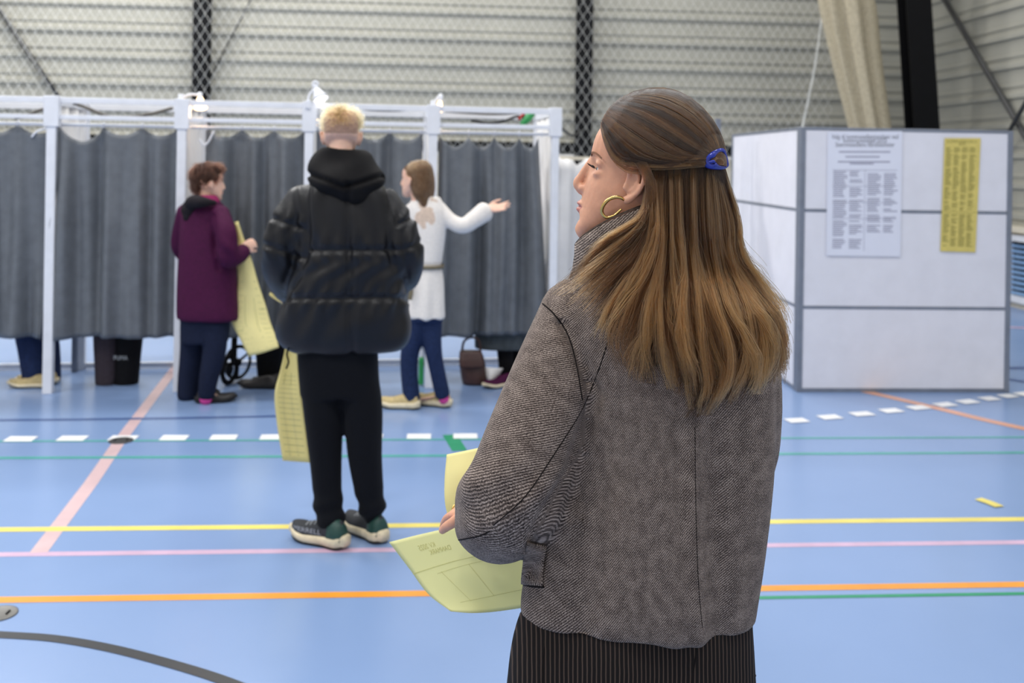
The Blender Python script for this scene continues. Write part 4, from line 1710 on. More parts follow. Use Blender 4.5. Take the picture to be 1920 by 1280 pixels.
GP = np.array([catmull(np.array(g_, float), 6)[np.linspace(0, 36, KP).round().astype(int)] for g_ in GL])   # (guides, KP, 2)
GD = np.zeros(GP.shape[:2])
for i in range(GP.shape[0]):
    prev = None
    for j in range(KP):
        x, y = GP[i, j]
        hs = hd_surf(x, min(y, 372))
        jdep = jd(min(max(x, 1000), 1440), min(y, 1000))
        if y < 380:
            q_ = np.clip((y - 315) / 65, 0, 1)
            dd = hs + .008 * (1 - q_) - .004 * q_
        else:
            w = np.clip((y - 380) / 180, 0, 1)
            w = w * w * (3 - 2 * w)
            target = jdep - .016 if jdep < D0 + .05 else D0 - .02
            if x > 1440:
                target += (x - 1440) / 25 * .07
            dd = (hs - .004) * (1 - w) + target * w
            dd = min(dd, jdep - .009) if jdep < D0 + .08 else dd
        GD[i, j] = dd
    k = np.array([.25, .5, .25])
    sm = np.convolve(np.pad(GD[i], 1, mode='edge'), k, 'valid')
    GD[i] = np.minimum(sm, GD[i] + .004)


def lower_strands(n, seed, layer=(0, .018), nl=150, spread=.020, tmin=0.0, tmax=1.0, curl=7.0):
    g = np.random.default_rng(seed)
    lt = np.sort(g.uniform(tmin, tmax, nl))
    ll = g.uniform(layer[0], layer[1], nl)
    llen = np.clip(g.normal(.93, .11, nl), .6, 1.06)
    lph, lfr, la = g.uniform(0, 6.28, nl), g.uniform(.6, 1.5, nl), g.uniform(.2, 1.0, nl) * curl
    lsw = g.normal(0, 12, nl)
    out = np.zeros((n, KP, 3))
    for q in range(n):
        i = g.integers(nl)
        t0 = np.clip(lt[i] + g.normal(0, spread), 0, 1)
        ln = llen[i] * g.uniform(.84, 1.0)
        if lt[i] < .3:
            ln *= g.uniform(.72, 1.06)
        if g.random() < .12:
            ln *= g.uniform(.65, .95)
        s = np.linspace(0, 1, KP)
        conv = (1 - .62 * s ** 1.4)
        tt = np.clip(lt[i] + (t0 - lt[i]) * conv, 0, 1) * (len(GL) - 1)
        a = np.minimum(tt.astype(int), len(GL) - 2)
        f = (tt - a)[:, None]
        idx = np.clip(s * ln, 0, 1) * (KP - 1)
        b = np.minimum(idx.astype(int), KP - 2)
        fb = (idx - b)[:, None]
        Pp = (GP[a, b] * (1 - fb) + GP[a, b + 1] * fb) * (1 - f) + (GP[a + 1, b] * (1 - fb) + GP[a + 1, b + 1] * fb) * f
        fb, f = fb[:, 0], f[:, 0]
        Dd = (GD[a, b] * (1 - fb) + GD[a, b + 1] * fb) * (1 - f) + (GD[a + 1, b] * (1 - fb) + GD[a + 1, b + 1] * fb) * f
        wv = la[i] * np.sin(lfr[i] * 6.28 * s * 1.3 + lph[i]) * s ** 1.3 + lsw[i] * s ** 2 + g.normal(0, 5) * s ** 1.6 + g.normal(0, 1.2) + g.uniform(0, 5) * np.sin(6.28 * g.uniform(.6, 2.2) * s + g.uniform(0, 6.28)) * s
        Pp = Pp + np.stack([wv, np.zeros(KP)], 1)
        Dd = Dd - (ll[i] + g.uniform(0, .004)) * np.clip(s * 3 - .25, 0, 1) - .006 * np.sin(lph[i] + s * 5) * s
        for j in range(KP):
            out[q, j] = W(Pp[j, 0], Pp[j, 1], Dd[j])
    return out


# upper layer: swept back from the hairline into the clip
UP = [
    [(1126, 236), (1132, 262), (1144, 292), (1164, 313), (1184, 321), (1200, 322), (1214, 332)],
    [(1127, 233), (1140, 262), (1158, 290), (1184, 305), (1220, 309), (1268, 309), (1322, 306)],
    [(1130, 226), (1152, 252), (1180, 280), (1212, 299), (1250, 305), (1290, 303), (1326, 300)],
    [(1134, 216), (1165, 240), (1200, 264), (1235, 285), (1270, 296), (1300, 299), (1332, 298)],
    [(1142, 204), (1178, 220), (1216, 242), (1252, 264), (1284, 281), (1310, 290), (1334, 295)],
    [(1152, 194), (1190, 204), (1230, 222), (1266, 244), (1296, 264), (1320, 280), (1338, 292)],
    [(1162, 187), (1200, 190), (1242, 203), (1278, 224), (1306, 247), (1328, 268), (1342, 288)],
    [(1172, 182), (1210, 178), (1252, 186), (1290, 207), (1317, 232), (1336, 258), (1346, 284)],
    [(1182, 177), (1222, 171), (1264, 178), (1300, 199), (1328, 228), (1345, 258), (1354, 284)],
    [(1192, 173), (1230, 168), (1270, 174), (1308, 195), (1337, 226), (1354, 258), (1362, 286)],
]
UPP = np.array([catmull(np.array(g_, float), 4)[np.linspace(0, 24, 16).round().astype(int)] for g_ in UP])


def upper_strands(n, seed, nl=90):
    g = np.random.default_rng(seed)
    K = 16
    lt, ll, lph = g.uniform(0, 1, nl), g.uniform(0, .006, nl), g.uniform(0, 6.28, nl)
    out = np.zeros((n, K, 3))
    s = np.linspace(0, 1, K)
    for q in range(n):
        i = g.integers(nl)
        t = np.clip(lt[i] + g.normal(0, .016), 0, 1) * (len(UP) - 1)
        if t < .12:
            t *= .3
        a = min(int(t), len(UP) - 2)
        f = t - a
        if a == 0 and f > .04:
            sm = np.clip((s - .3) / .25, 0, 1)
            f = (f + (1 - f) * sm * sm * (3 - 2 * sm))[:, None]
        P = UPP[a] * (1 - f) + UPP[a + 1] * f
        P = P + np.stack([0 * s, 3.0 * np.sin(lph[i] + 3.5 * s) * np.sin(np.pi * s) + g.normal(0, 1.8 if t < 2 else 1.2)], 1)
        for j in range(K):
            d = hd_surf(P[j, 0], P[j, 1])
            out[q, j] = W(P[j, 0], P[j, 1], d - .0015 - ll[i] * math.sin(math.pi * min(1, s[j] + .1)) - .006 * max(0, s[j] - .8) / .2)
    return out


# far-side strands over the crown so the head is covered from behind as well
def cap_flow(P, N):
    tgt = W(1350, 300, hd_surf(1350, 300)) - P
    return tgt / np.linalg.norm(tgt, axis=1)[:, None]


# under volume: cap + hanging body of hair
sheet = []
for i in range(1, len(GL)):
    g_ = GP[i]
    pth, rad = [], []
    for j in range(0, KP - (5 if i < 4 else 3), 2):
        s = j / (KP - 1)
        back = .020 if s < .5 else .008
        inx = {11: 26, 10: 16, 9: 8}.get(i, 0)
        pth.append(W(g_[j, 0] - inx, g_[j, 1], GD[i, j] + back + .004))
        rad.append((.017 if i < 9 else .013) * (1 - .62 * s) if i > 3 else .009 * (1 - .8 * s))
    sheet.append(tube(pth, rad, N=10, sub=2))
hb.append(hd.E(-.062, .035, -.004, .052, .066, .066, 20))
me = fuse(hb + sheet, .004, 5, .5)
displace(me, lambda V, N: .0014 * sn(V, 60, 4, 2, (1, 1, .15)))
hair = place('hair', me, M['hair_base'], root)
for nm, mt, sets in (('long_strands', 'hair', ((2700, 1, (0, .014), 60, .016, .30, 1.0, 13), (1300, 11, (.004, .016), 26, .016, 0.0, .30, 6), (900, 31, (.003, .012), 18, .012, 0.0, .13, 4), (260, 21, (.004, .012), 12, .012, 0.1, .36, 7))),
                     ('dark_strands', 'hair_dark', ((2700, 2, (-.005, .006), 46, .018, .30, 1.0, 12), (1100, 12, (0, .008), 18, .014, .0, .24, 5))),
                     ('highlight_strands', 'hair_light', ((1900, 3, (.006, .030), 40, .010, .26, 1.0, 19), (700, 13, (.006, .018), 14, .012, .0, .24, 6)))):
    curves_obj(nm, np.concatenate([lower_strands(*a) for a in sets]), .00042, .00018, M[mt], hair)
for nm, mt, n_, sd, nl in (('swept_strands', 'hair', 1900, 3, 60), ('dark_swept_strands', 'hair_dark', 2300, 4, 44), ('highlight_swept_strands', 'hair_light', 650, 6, 20)):
    curves_obj(nm, upper_strands(n_, sd, nl), .00040, .00034, M[mt], hair)
# loose fly-away hairs
g = np.random.default_rng(8)
fa = lower_strands(120, 9, (.004, .03), 90, .05, .0, 1.0, 22)
curves_obj('flyaway_strands', fa, .00016, .00010, M['hair'], hair)
# strand tucked behind the ear
tk = [(1166, 262), (1190, 290), (1208, 316), (1219, 345), (1218, 380), (1204, 404), (1178, 424), (1150, 442)]
tk = catmull(np.array(tk, float), 4)
out = []
for q in range(150):
    o1, o2 = g.normal(1, 4.0), g.normal(0, 3.0)
    s = np.linspace(0, 1, len(tk))
    P = tk + np.stack([o1 + g.normal(0, 3) * s ** 2, o2 + g.normal(0, 3) * s ** 2], 1)
    out.append([W(x, y, (hd_surf(x, min(y, 360)) - .006 - .010 * min(1, max(0, (y - 300) / 60)))) for x, y in P])
curves_obj('tucked_strands', np.array(out), .00042, .00024, M['hair'], hair)

# --- blue hair clip: an open, rounded triangle
cd = hd_surf(1345, 300) - .012
outer_ = [(1316, 302), (1326, 291), (1340, 281), (1353, 277), (1360, 281), (1363, 290), (1366, 304), (1366, 312), (1356, 318), (1338, 318), (1323, 314)]
pts = catmull(np.array(outer_ + outer_[:1], float), 4)[:-1]
cx = np.array([1344, 301])
n = len(pts)
path = []
for x, y in pts:
    path.append(W(x, y, cd + .0009 * max(0, x - 1335)))
path = np.array(path)
inw = np.array([W(1344, 301, cd)] * n) - path
inw /= np.linalg.norm(inw, axis=1)[:, None]
nrm = -FW
wid = np.array([.0065 if y > 297 and x < 1360 else .0050 for x, y in pts])
prof = [(0, .0), (.12, .0034), (.5, .0052), (.88, .0034), (1.0, 0), (.5, -.003)]
rings = [path + inw * (wid * 1.9)[:, None] * u + nrm * w_ for u, w_ in prof]
V = np.concatenate(rings)
F = [(i * n + j, i * n + (j + 1) % n, ((i + 1) % 6) * n + (j + 1) % n, ((i + 1) % 6) * n + j) for i in range(6) for j in range(n)]
cl = obj('hair_clip', V, F, M['clip'], root)
V, F = tube([W(1330, 304, cd - .003), W(1337, 302.5, cd - .004), W(1340, 304, cd - .002)], [.0022, .0026, .0018], N=10)
obj('clip_prong', V, F, M['clip'], cl)
# bulge of gathered hair inside the clip
ps = []
for q in range(500):
    o1 = g.uniform(-1, 1)
    yy = 299 + o1 * 11
    P = [(1326 + 2 * abs(o1), 302 + o1 * 5), (1338, yy - 1), (1350, yy - 2 + g.normal(0, 1)), (1359, 300 + o1 * 10), (1363, 306 + o1 * 8)]
    ps.append([W(x, y, cd + .002 - .007 * math.sin(math.pi * i / 4) * (1 - .5 * o1 * o1) + .0006 * max(0, x - 1335)) for i, (x, y) in enumerate(catmull(np.array(P, float), 2)[::2])])
curves_obj('gathered_strands', np.array(ps), .00042, .00040, M['hair'], hair)

# --- her two ballot sheets
rows = [[W(838, 852, 2.00), W(868, 846, 1.98), W(905, 838, 1.96)], [W(834, 900, 1.97), W(866, 893, 1.95), W(905, 886, 1.94)], [W(835, 945, 1.95), W(868, 940, 1.94), W(905, 935, 1.93)], [W(846, 990, 1.95), W(872, 988, 1.94), W(905, 985, 1.93)]]
o, cols = patch('ballot_paper', rows, .0008, M['paper'])
tag(o, 'bright yellow ballot sheet upright beside the tweed sleeve, held in the hand', 'ballot paper')
rows = [[W(730, 1016, 2.02), W(790, 1001, 1.97), W(850, 988, 1.92), W(960, 968, 1.84), W(1060, 950, 1.78)],
        [W(768, 1066, 1.97), W(818, 1050, 1.93), W(870, 1036, 1.89), W(970, 1016, 1.82), W(1060, 1000, 1.77)],
        [W(803, 1113, 1.92), W(848, 1100, 1.89), W(895, 1088, 1.86), W(985, 1070, 1.81), W(1060, 1060, 1.77)],
        [W(845, 1146, 1.87), W(885, 1149, 1.85), W(930, 1146, 1.84), W(1000, 1136, 1.80), W(1060, 1128, 1.77)]]
o, cols = patch('ballot_paper', rows, .0008, M['paper_olive'], nu=24, nv=24)
tag(o, 'large drooping yellow ballot sheet below the tweed sleeve, print showing through', 'ballot paper')
strips_on_patch('fold_line', cols, [(0, .40, 1, .40, .003), (.20, .48, .98, .46, .0018), (.24, .47, .34, .86, .0018), (.22, .86, .98, .82, .0018), (.50, .47, .55, .84, .0012)], M['print'], o, .0014)
tvv, tf = text_mesh('KV 2025', .06)
uu = .245 - tvv[:, 0] * .68
vv = .155 - tvv[:, 1] * 1.45
obj('lettering', on_patch(cols, uu, vv, .0014), tf, M['print'], o, smooth=False)
tvv, tf = text_mesh('DANMARK', .06)
uu = .335 - tvv[:, 0] * .68
vv = .235 - tvv[:, 1] * 1.4
obj('lettering', on_patch(cols, uu, vv, .0014), tf, M['print'], o, smooth=False)

# ring on her finger
P = W(853, 955, 1.84)
V, F = tube([P + (R * math.cos(t) * .5 + Z * math.sin(t) + FW * math.cos(t) * .8) * .0092 for t in np.linspace(0, 6.28, 16)], [.0016] * 16, N=6, sub=1)
obj('ring', V, F, M['gold'], root)

# ================================================================== MAN IN THE BLACK PUFFER
D = 4.23
gl0, gl1 = G(648, 1031), G(552, 1010)
root = new_empty('person', (W(645, 1015, D)[0], W(645, 1015, D)[1], 0), 'tall blond man in a black hooded puffer jacket and black joggers, seen from behind', 'person')
hm = Head(W(640, 259, D - .02), FW * .97 - R * .12, -.14, .98)
la = [W(563, 372, D), W(535, 432, D - .01), W(521, 486, D), W(532, 535, D + .10)]
lw = W(535, 556, D + .20)
ra = [W(722, 372, D), W(750, 430, D - .01), W(758, 488, D), W(745, 530, D + .12)]
rw = W(716, 550, D + .24)
def shoe_pts(heel, toe, L):
    h_, t_ = G(*heel), G(*toe)
    h_[2] = t_[2] = 0
    d_ = unit(t_ - h_)
    return h_, h_ + d_ * L
sh = [shoe_pts((646, 1029), (560, 1008), .275), shoe_pts((718, 1019), (652, 986), .27)]
LL = [W(598, 645, D), W(604, 760, D - .01), W(609, 850, D), W(616, 940, D), W(624, 985, D - .01)]
RL = [W(660, 645, D), W(678, 760, D - .01), W(682, 850, D), W(692, 930, D + .02), W(702, 965, D + .03)]
torso = [vslices([(612, 674, 330, .05), (570, 712, 365, .08), (572, 716, 420, .1), (580, 708, 500, .1), (578, 708, 580, .11), (575, 700, 650, .11)], D)]
BOD = body('body', root, hm, torso, [(la + [lw], [.055, .05, .045, .04, .03]), (ra + [rw], [.055, .05, .045, .04, .03])],
     [hand(lw, FW * .6 - Z * .7, R * .8, 1, .6), hand(rw, FW * .7 - R * .4 - Z * .3, -R * .5 + Z * .3, -1, .6)],
     [(LL, [.085, .07, .055, .045, .036]), (RL, [.085, .07, .055, .045, .036])], [foot_piece(a, b) for a, b in sh], .006, M['skin_b'],
     hairline=([-.2, -.06, -.02, .02, .06, .09], [.008, .008, .02, .03, .06, .085]), scalp=M['fade'])
eyes(root, hm)
# hair: longer blond top over a faded back and sides
me = fuse([hm.E(-.006, .070, 0, .096, .0765, .060, 24), hm.E(.02, .085, .0, .075, .066, .052, 20)], .004, 3)
displace(me, lambda V, N: .004 * sn(V, 45, 2, 2))
hair = place('hair', me, M['blond'], root)
off = world_loc(root)
crown = hm.P(-.045, .105, .004)
def bflow(P, N):
    d_ = P - crown
    d_ /= np.linalg.norm(d_, axis=1)[:, None]
    return d_ + hm.u * .25
curves_obj('short_strands', strands_on(me, 3800, .034, bflow, .55, 5, 4, off=off, keep=lambda V: hm.local(V)[1] > .035), .0009, .0005, M['blond_hair'], hair)
def fflow(P, N):
    return np.tile(-hm.u, (len(P), 1)) * 1.0
curves_obj('faded_strands', strands_on(me, 1400, .012, fflow, .25, 4, 6, off=off, keep=lambda V: (hm.local(V)[1] < .055)), .0006, .0003, M['short_brown'], hair)

# puffer jacket
tor = vslices([(578, 712, 338, .10), (556, 735, 358, .135), (552, 745, 400, .155), (556, 752, 470, .165), (546, 760, 520, .165), (528, 766, 570, .165), (520, 768, 610, .165), (521, 766, 636, .155), (535, 752, 652, .135), (560, 728, 658, .11)], D, N=48, exp=.85)
A1_ = tube([W(566, 376, D), W(540, 430, D - .02), W(527, 484, D - .01), W(537, 532, D + .10), W(545, 556, D + .2)], [.070, .083, .083, .070, .05], N=22, sub=6)
A2_ = tube([W(716, 376, D), W(745, 430, D - .02), W(756, 482, D - .01), W(746, 525, D + .12), W(720, 550, D + .24)], [.070, .085, .085, .070, .05], N=22, sub=6)
me = fuse([tor, A1_, A2_], .010, 3, .5)


def quilt(V, Nn):
    x, y, d = scr(V)
    out = .009 * sn(V, 10, 11, 3, (1, 1, .6))
    armz = (x < np.interp(y, [350, 470, 560], [562, 578, 535])) | (x > np.interp(y, [350, 470, 560], [730, 752, 768]))
    rows_b = np.array([400., 469., 559., 640.])
    rows_a = np.array([372., 416., 470., 530., 575.])
    xa = np.where(x < 645, (x - 530) * .35, -(x - 755) * .45)
    db = np.min(np.abs(y[:, None] - rows_b[None, 1:3]), axis=1)
    da = np.min(np.abs((y - xa)[:, None] - rows_a[None, 1:3]), axis=1)
    dd = np.where(armz, da, db)
    out -= np.where(armz, .011, .014) * np.exp(-(dd / 5.0) ** 2)
    cs = np.abs(x - np.interp(y, [360, 470, 560, 660], [652, 654, 655, 660]))
    out -= .014 * np.exp(-(cs / 7) ** 2) * ~armz * (d < D)
    ah = np.minimum(np.abs(x - np.interp(y, [350, 420, 470, 520, 560], [575, 577, 576, 560, 530])), np.abs(x - np.interp(y, [350, 440, 500, 560], [728, 752, 762, 768])))
    out -= .012 * np.exp(-(ah / 7) ** 2) * (y < 570)
    # puckers radiating from the seams
    out += .0075 * np.sin(x / 4.3 + .02 * y + 2 * np.sin(y / 22)) * np.exp(-(dd / 24) ** 2) * (1 - np.exp(-(dd / 5) ** 2))
    up_ = np.clip((472 - y) / 30, 0, 1) * ~armz
    out += .007 * up_ * np.sin(x / 8.5 + 1.6 * np.sin(y / 37 + x / 60)) * (.4 + .6 * np.sin(x / 29) ** 2)
    mid_ = np.exp(-((y - 515) / 30) ** 2) * ~armz
    out += .006 * mid_ * np.sin((x * .9 + y * .7) / 9 + 1.4 * np.sin(y / 16))
    out += .006 * np.sin((x + .8 * y) / 14 + 1.5 * np.sin(x / 31)) * np.exp(-((y - 600) / 60) ** 2)
    return out


displace(me, quilt)
pj = place('puffer_jacket', me, M['puffer'], root)
tuck(BOD, pj, .012, .09, [(hm.P(0, .02), .17), (lw + FW * .05, .12), (rw + FW * .05, .12)])
hp = vslices([(604, 684, 279, .10, .0), (594, 698, 287, .11), (586, 708, 300, .12, -.01), (577, 717, 318, .14, -.02), (573, 722, 334, .15, -.03), (580, 717, 347, .145, -.04), (598, 704, 360, .12, -.05), (622, 690, 372, .085, -.07), (636, 676, 380, .05, -.08)], D, N=40, exp=.9, dshift=.0)
me = fuse([hp], .009, 3)


def hoodw(V, Nn):
    x, y, d = scr(V)
    o_ = .006 * sn(V, 14, 5, 2)
    o_ -= .02 * np.exp(-((y - np.interp(x, [580, 645, 715], [326, 352, 330])) / 4.5) ** 2) * (d < D)
    o_ -= .014 * np.exp(-((x - 652) / 6) ** 2) * (y > 340) * (d < D)
    o_ += .008 * np.sin((x - 645) / 15) * np.sin((y - 280) / 12)
    return o_


displace(me, hoodw)
hood = place('hood', me, M['hood'], pj)
# drawcord on the jacket hem
V, F = tube([W(541, 652, D - .1), W(538, 664, D - .1), W(541, 678, D - .1), W(537, 690, D - .1)], [.004] * 4, N=6)
obj('drawcord', V, F, M['black_cloth'], pj)
# joggers
ps = [vslices([(562, 706, 610, .12), (556, 707, 650, .125), (557, 709, 690, .12), (562, 712, 740, .11)], D),
      tube([W(600, 690, D), W(605, 760, D - .01), W(610, 850, D), W(616, 930, D), W(622, 968, D - .01), W(626, 985, D - .01)], [.096, .086, .070, .060, .058, .042], N=24),
      tube([W(664, 690, D), W(679, 760, D - .01), W(683, 850, D), W(693, 925, D + .02), W(699, 955, D + .03), W(700, 970, D + .03)], [.096, .084, .070, .062, .058, .042], N=24)]
me = fuse(ps, .009, 3)
displace(me, lambda V, N: .007 * sn(V, 9, 21, 3, (1, 1, .7)) + .007 * np.sin(scr(V)[1] / 7 + scr(V)[0] / 20) * np.exp(-((scr(V)[1] - 955) / 26) ** 2))
tuck(BOD, place('joggers', me, M['joggers'], root), .01)
shoe(root, sh[0][0], sh[0][1], .098, M['shoe_dark'], M['sole'], .085, .042, M['outsole'], M['shoe_green'], text='MERRELL', flip=1)
shoe(root, sh[1][0], sh[1][1], .098, M['shoe_dark'], M['sole'], .085, .042, M['outsole'], M['shoe_green'])
# his ballot sheets
rows = [[W(x0, y0, d0), W((x0 + x1) / 2, (y0 + y1) / 2, d0 + .015), W(x1, y1, d0)] for x0, y0, x1, y1, d0 in ((537, 560, 560, 562, D + .20), (536, 640, 556, 642, D + .19), (526, 692, 560, 694, D + .19), (515, 737, 566, 741, D + .18), (519, 792, 574, 797, D + .20), (530, 863, 582, 867, D + .24))]
o, cols = patch('ballot_paper', rows, .0012, M['paper'], nu=8, nv=30)
tag(o, 'long folded yellow ballot sheet hanging beside the left leg of the man in black', 'ballot paper')
strips_on_patch('printed_list', cols, [(.12, v, .85, v, .0016) for v in np.linspace(.45, .95, 15)] + [(.3, .42, .3, .97, .012), (.6, .42, .6, .97, .012)], M['print'], o, .0012)
rows = [[W(507, 548, D + .17), W(517, 553, D + .18), W(531, 561, D + .19)], [W(505, 552, D + .17), W(515, 558, D + .18), W(529, 566, D + .19)], [W(511, 557, D + .19), W(520, 563, D + .20), W(531, 570, D + .21)]]
o, cols = patch('ballot_paper', rows, .002, M['paper'], nu=6, nv=6)
tag(o, 'small yellow paper edge sticking out at the left cuff of the man in black', 'ballot paper')

# ================================================================== WOMAN IN THE PURPLE COAT
D = 6.62
root = new_empty('person', (W(380, 750, D)[0], W(380, 750, D)[1], 0), 'woman with short dark hair in a purple coat and navy trousers, facing right', 'person')
hp_ = Head(W(392, 346, D), R * .93 + FW * .37, 0.0, 1.0)
ra = [W(414, 398, D - .10), W(425, 440, D - .15), W(430, 480, D - .12), W(446, 472, D - .02)]
rw = W(454, 464, D + .02)
la = [W(346, 398, D + .04), W(332, 450, D + .08), W(345, 485, D + .14), W(400, 480, D + .22)]
lw = W(440, 470, D + .20)
sh = [shoe_pts((336, 746), (362, 745), .25), shoe_pts((368, 755), (431, 752), .25)]
LL = [W(362, 595, D + .04), W(358, 660, D + .05), W(354, 710, D + .06), W(351, 738, D + .06)]
RL = [W(400, 595, D - .04), W(401, 660, D - .05), W(393, 710, D - .06), W(388, 740, D - .06)]
torso = [vslices([(372, 402, 375, .05), (348, 420, 395, .09), (345, 425, 440, .1), (350, 425, 500, .1), (345, 430, 560, .11), (345, 430, 600, .11)], D)]
BOD = body('body', root, hp_, torso, [(ra + [rw], [.05, .046, .042, .036, .027]), (la + [lw], [.05, .046, .042, .036, .027])],
     [hand(rw, R * .55 + Z * .25 + FW * .5, -R * .2 + FW * .6 - Z * .2, 1, .8, .95), hand(lw, R * .9 + FW * .1, Z * .5, -1, .7, .95)],
     [(LL, [.085, .06, .05, .036]), (RL, [.085, .06, .05, .036])], [foot_piece(a, b) for a, b in sh], .0065, M['skin_b'],
     hairline=([-.2, .0, .03, .05, .08], [-.02, .0, .045, .06, .09]), scalp=M['dark_brown_hair'])
eyes(root, hp_)
me = fuse([hp_.E(-.024, .062, 0, .098, .082, .086, 24), hp_.E(.03, .105, 0, .05, .06, .036, 20), hp_.E(-.075, .01, 0, .036, .06, .06, 20)], .005, 3)
displace(me, lambda V, N: .005 * sn(V, 40, 2, 2))
hair = place('hair', me, M['dark_brown_hair'], root)
off = world_loc(root)
crown = hp_.P(-.05, .13)
def cflow(P, N):
    d_ = P - crown
    return d_ / np.linalg.norm(d_, axis=1)[:, None]
curves_obj('short_strands', strands_on(me, 2600, .042, cflow, .16, 5, 4, off=off, jitter=.22), .0011, .0006, M['short_brown'], hair)
ct = [vslices([(370, 404, 372, .06), (352, 418, 384, .10), (342, 424, 400, .125), (336, 432, 440, .14), (333, 438, 490, .145), (332, 441, 540, .15), (332, 445, 580, .155), (333, 447, 597, .15)], D, N=40, exp=.9),
      tube([W(412, 402, D - .09), W(421, 440, D - .16), W(426, 478, D - .15), W(446, 478, D - .06), W(455, 472, D - .01)], [.066, .070, .068, .056, .048], N=20, sub=6),
      tube([W(348, 400, D + .04), W(338, 440, D + .09), W(337, 466, D + .12), W(360, 482, D + .2), W(400, 480, D + .24)], [.062, .062, .056, .05, .045], N=18)]
me = fuse(ct, .011, 3)
def pw(V, N):
    x, y, d = scr(V)
    o_ = .010 * sn(V, 9, 31, 3, (1, 1, .5))
    o_ -= .014 * np.exp(-((x - np.interp(y, [400, 470, 520], [398, 404, 412])) / 5) ** 2) * (y > 400) * (y < 510) * (d < D)
    o_ += .010 * np.sin((x - y) / 7) * np.exp(-((x - 425) / 16) ** 2 - ((y - 470) / 22) ** 2)
    return o_
displace(me, pw)
ct_o = place('coat', me, M['purple'], root)
tuck(BOD, ct_o, .012, .09, [(hp_.P(0, .02), .17), (rw + R * .06, .10), (lw + R * .06, .10)])
me = fuse([tube([W(352, 388, D - .02), W(360, 378, D - .12), W(382, 378, D - .15), W(402, 380, D - .10)], [.030, .045, .036, .02], N=16), ell(W(356, 392, D - .06), (.062, .07, .062)), ell(W(352, 404, D - .08), (.035, .04, .045))], .009, 3)
displace(me, lambda V, N: .006 * sn(V, 22, 5, 2))
place('hood', me, M['purple_hood'], ct_o)
ring = lambda px, py, hw, hd2, dd=0: W(px, py, D + dd) + np.outer(np.cos(th) * hw, R) + np.outer(np.sin(th) * hd2, FW)
V, F = loft([ring(386, 386, .098, .095), ring(388, 376, .084, .08), ring(389, 366, .074, .07), ring(389, 365, .066, .062), ring(386, 380, .07, .07)], cap=False)
obj('collar', V, F, M['magenta'], ct_o)
ps = [vslices([(340, 430, 585, .12), (342, 430, 610, .12), (343, 428, 640, .115)], D),
      tube([W(364, 610, D + .04), W(360, 660, D + .05), W(355, 705, D + .06), W(352, 738, D + .06)], [.088, .076, .068, .062], N=20),
      tube([W(402, 610, D - .04), W(403, 655, D - .05), W(393, 705, D - .06), W(388, 737, D - .06)], [.088, .078, .068, .060], N=20)]
me = fuse(ps, .010, 3)
displace(me, lambda V, N: .007 * sn(V, 9, 41, 3, (1, 1, .5)))
tuck(BOD, place('trousers', me, M['navy'], root), .01)
V, F = tube([W(386, 733, D - .06), W(386, 742, D - .06), W(386, 748, D - .06)], [.044, .042, .040], N=16)
obj('sock', V, F, M['pink'], root, label='bright pink sock')
for a, b in sh:
    shoe(root, a, b, .088, M['black_leather'], M['outsole'], .065, .026)
rows = [[W(x0, y0, d0), W((x0 + x1) / 2, (y0 + y1) / 2 + 1, d0 - .01), W(x1, y1, d0 + .02)] for x0, y0, x1, y1, d0 in
        ((440, 416, 446, 414, D + .02), (446, 452, 458, 450, D + .06), (444, 490, 472, 488, D + .05), (446, 530, 484, 530, D + .02), (440, 570, 498, 572, D), (433, 598, 507, 604, D - .02), (450, 635, 517, 630, D - .05), (467, 668, 523, 651, D - .07))]
o, cols = patch('ballot_paper', rows, .0015, M['paper'], nu=10, nv=28)
tag(o, 'long yellow ballot sheet held by the woman in the purple coat', 'ballot paper')
strips_on_patch('printed_list', cols, [(.1, v, .92, v, .0016) for v in np.linspace(.42, .95, 13)] + [(.35, .4, .35, .97, .008), (.65, .4, .65, .97, .008)], M['print'], o, .0016)
strips_on_patch('fold_line', cols, [(.02, .62, .98, .60, .003), (.02, .80, .98, .77, .003)], M['print'], o, .0016)

# ================================================================== WOMAN IN WHITE
D = 6.53
root = new_empty('person', (W(795, 765, D)[0], W(795, 765, D)[1], 0), 'woman in a long white belted sweater and blue jeans pointing right with her arm', 'person')
hw_ = Head(W(779, 340, D), -R * .95 + FW * .30, .02, 1.0)
ra = [W(820, 392, D), W(845, 415, D - .01), W(872, 424, D - .02), W(893, 408, D + .0)]
rw = W(912, 392, D + .02)
la = [W(778, 392, D + .02), W(768, 440, D + .06), W(765, 480, D + .10), W(755, 500, D + .22)]
lw = W(748, 500, D + .32)
sh = [shoe_pts((784, 767), (722, 764), .26), shoe_pts((843, 764), (788, 757), .26)]
LL = [W(778, 590, D), W(767, 660, D - .01), W(768, 710, D), W(772, 752, D)]
RL = [W(808, 590, D), W(813, 660, D - .02), W(822, 705, D), W(830, 742, D + .02)]
torso = [vslices([(784, 818, 370, .05), (772, 826, 392, .08), (775, 828, 430, .09), (782, 822, 500, .085), (776, 828, 560, .1), (770, 830, 600, .1)], D)]
BOD = body('body', root, hw_, torso, [(ra + [rw], [.046, .042, .038, .034, .026]), (la + [lw], [.046, .042, .038, .034, .026])],
     [hand(rw, R * .93 + Z * .12, Z * .75 - FW * .6, 1, .12, 1.0, .1), hand(lw, FW * .8 - R * .3, -Z, 1, .5, .95)],
     [(LL, [.066, .052, .046, .036]), (RL, [.066, .052, .046, .036])], [foot_piece(a, b) for a, b in sh], .0055, M['skin_b'],
     hairline=([-.2, .0, .03, .05, .08], [-.03, .02, .045, .065, .09]), scalp=M['ash_hair_base'])
eyes(root, hw_)
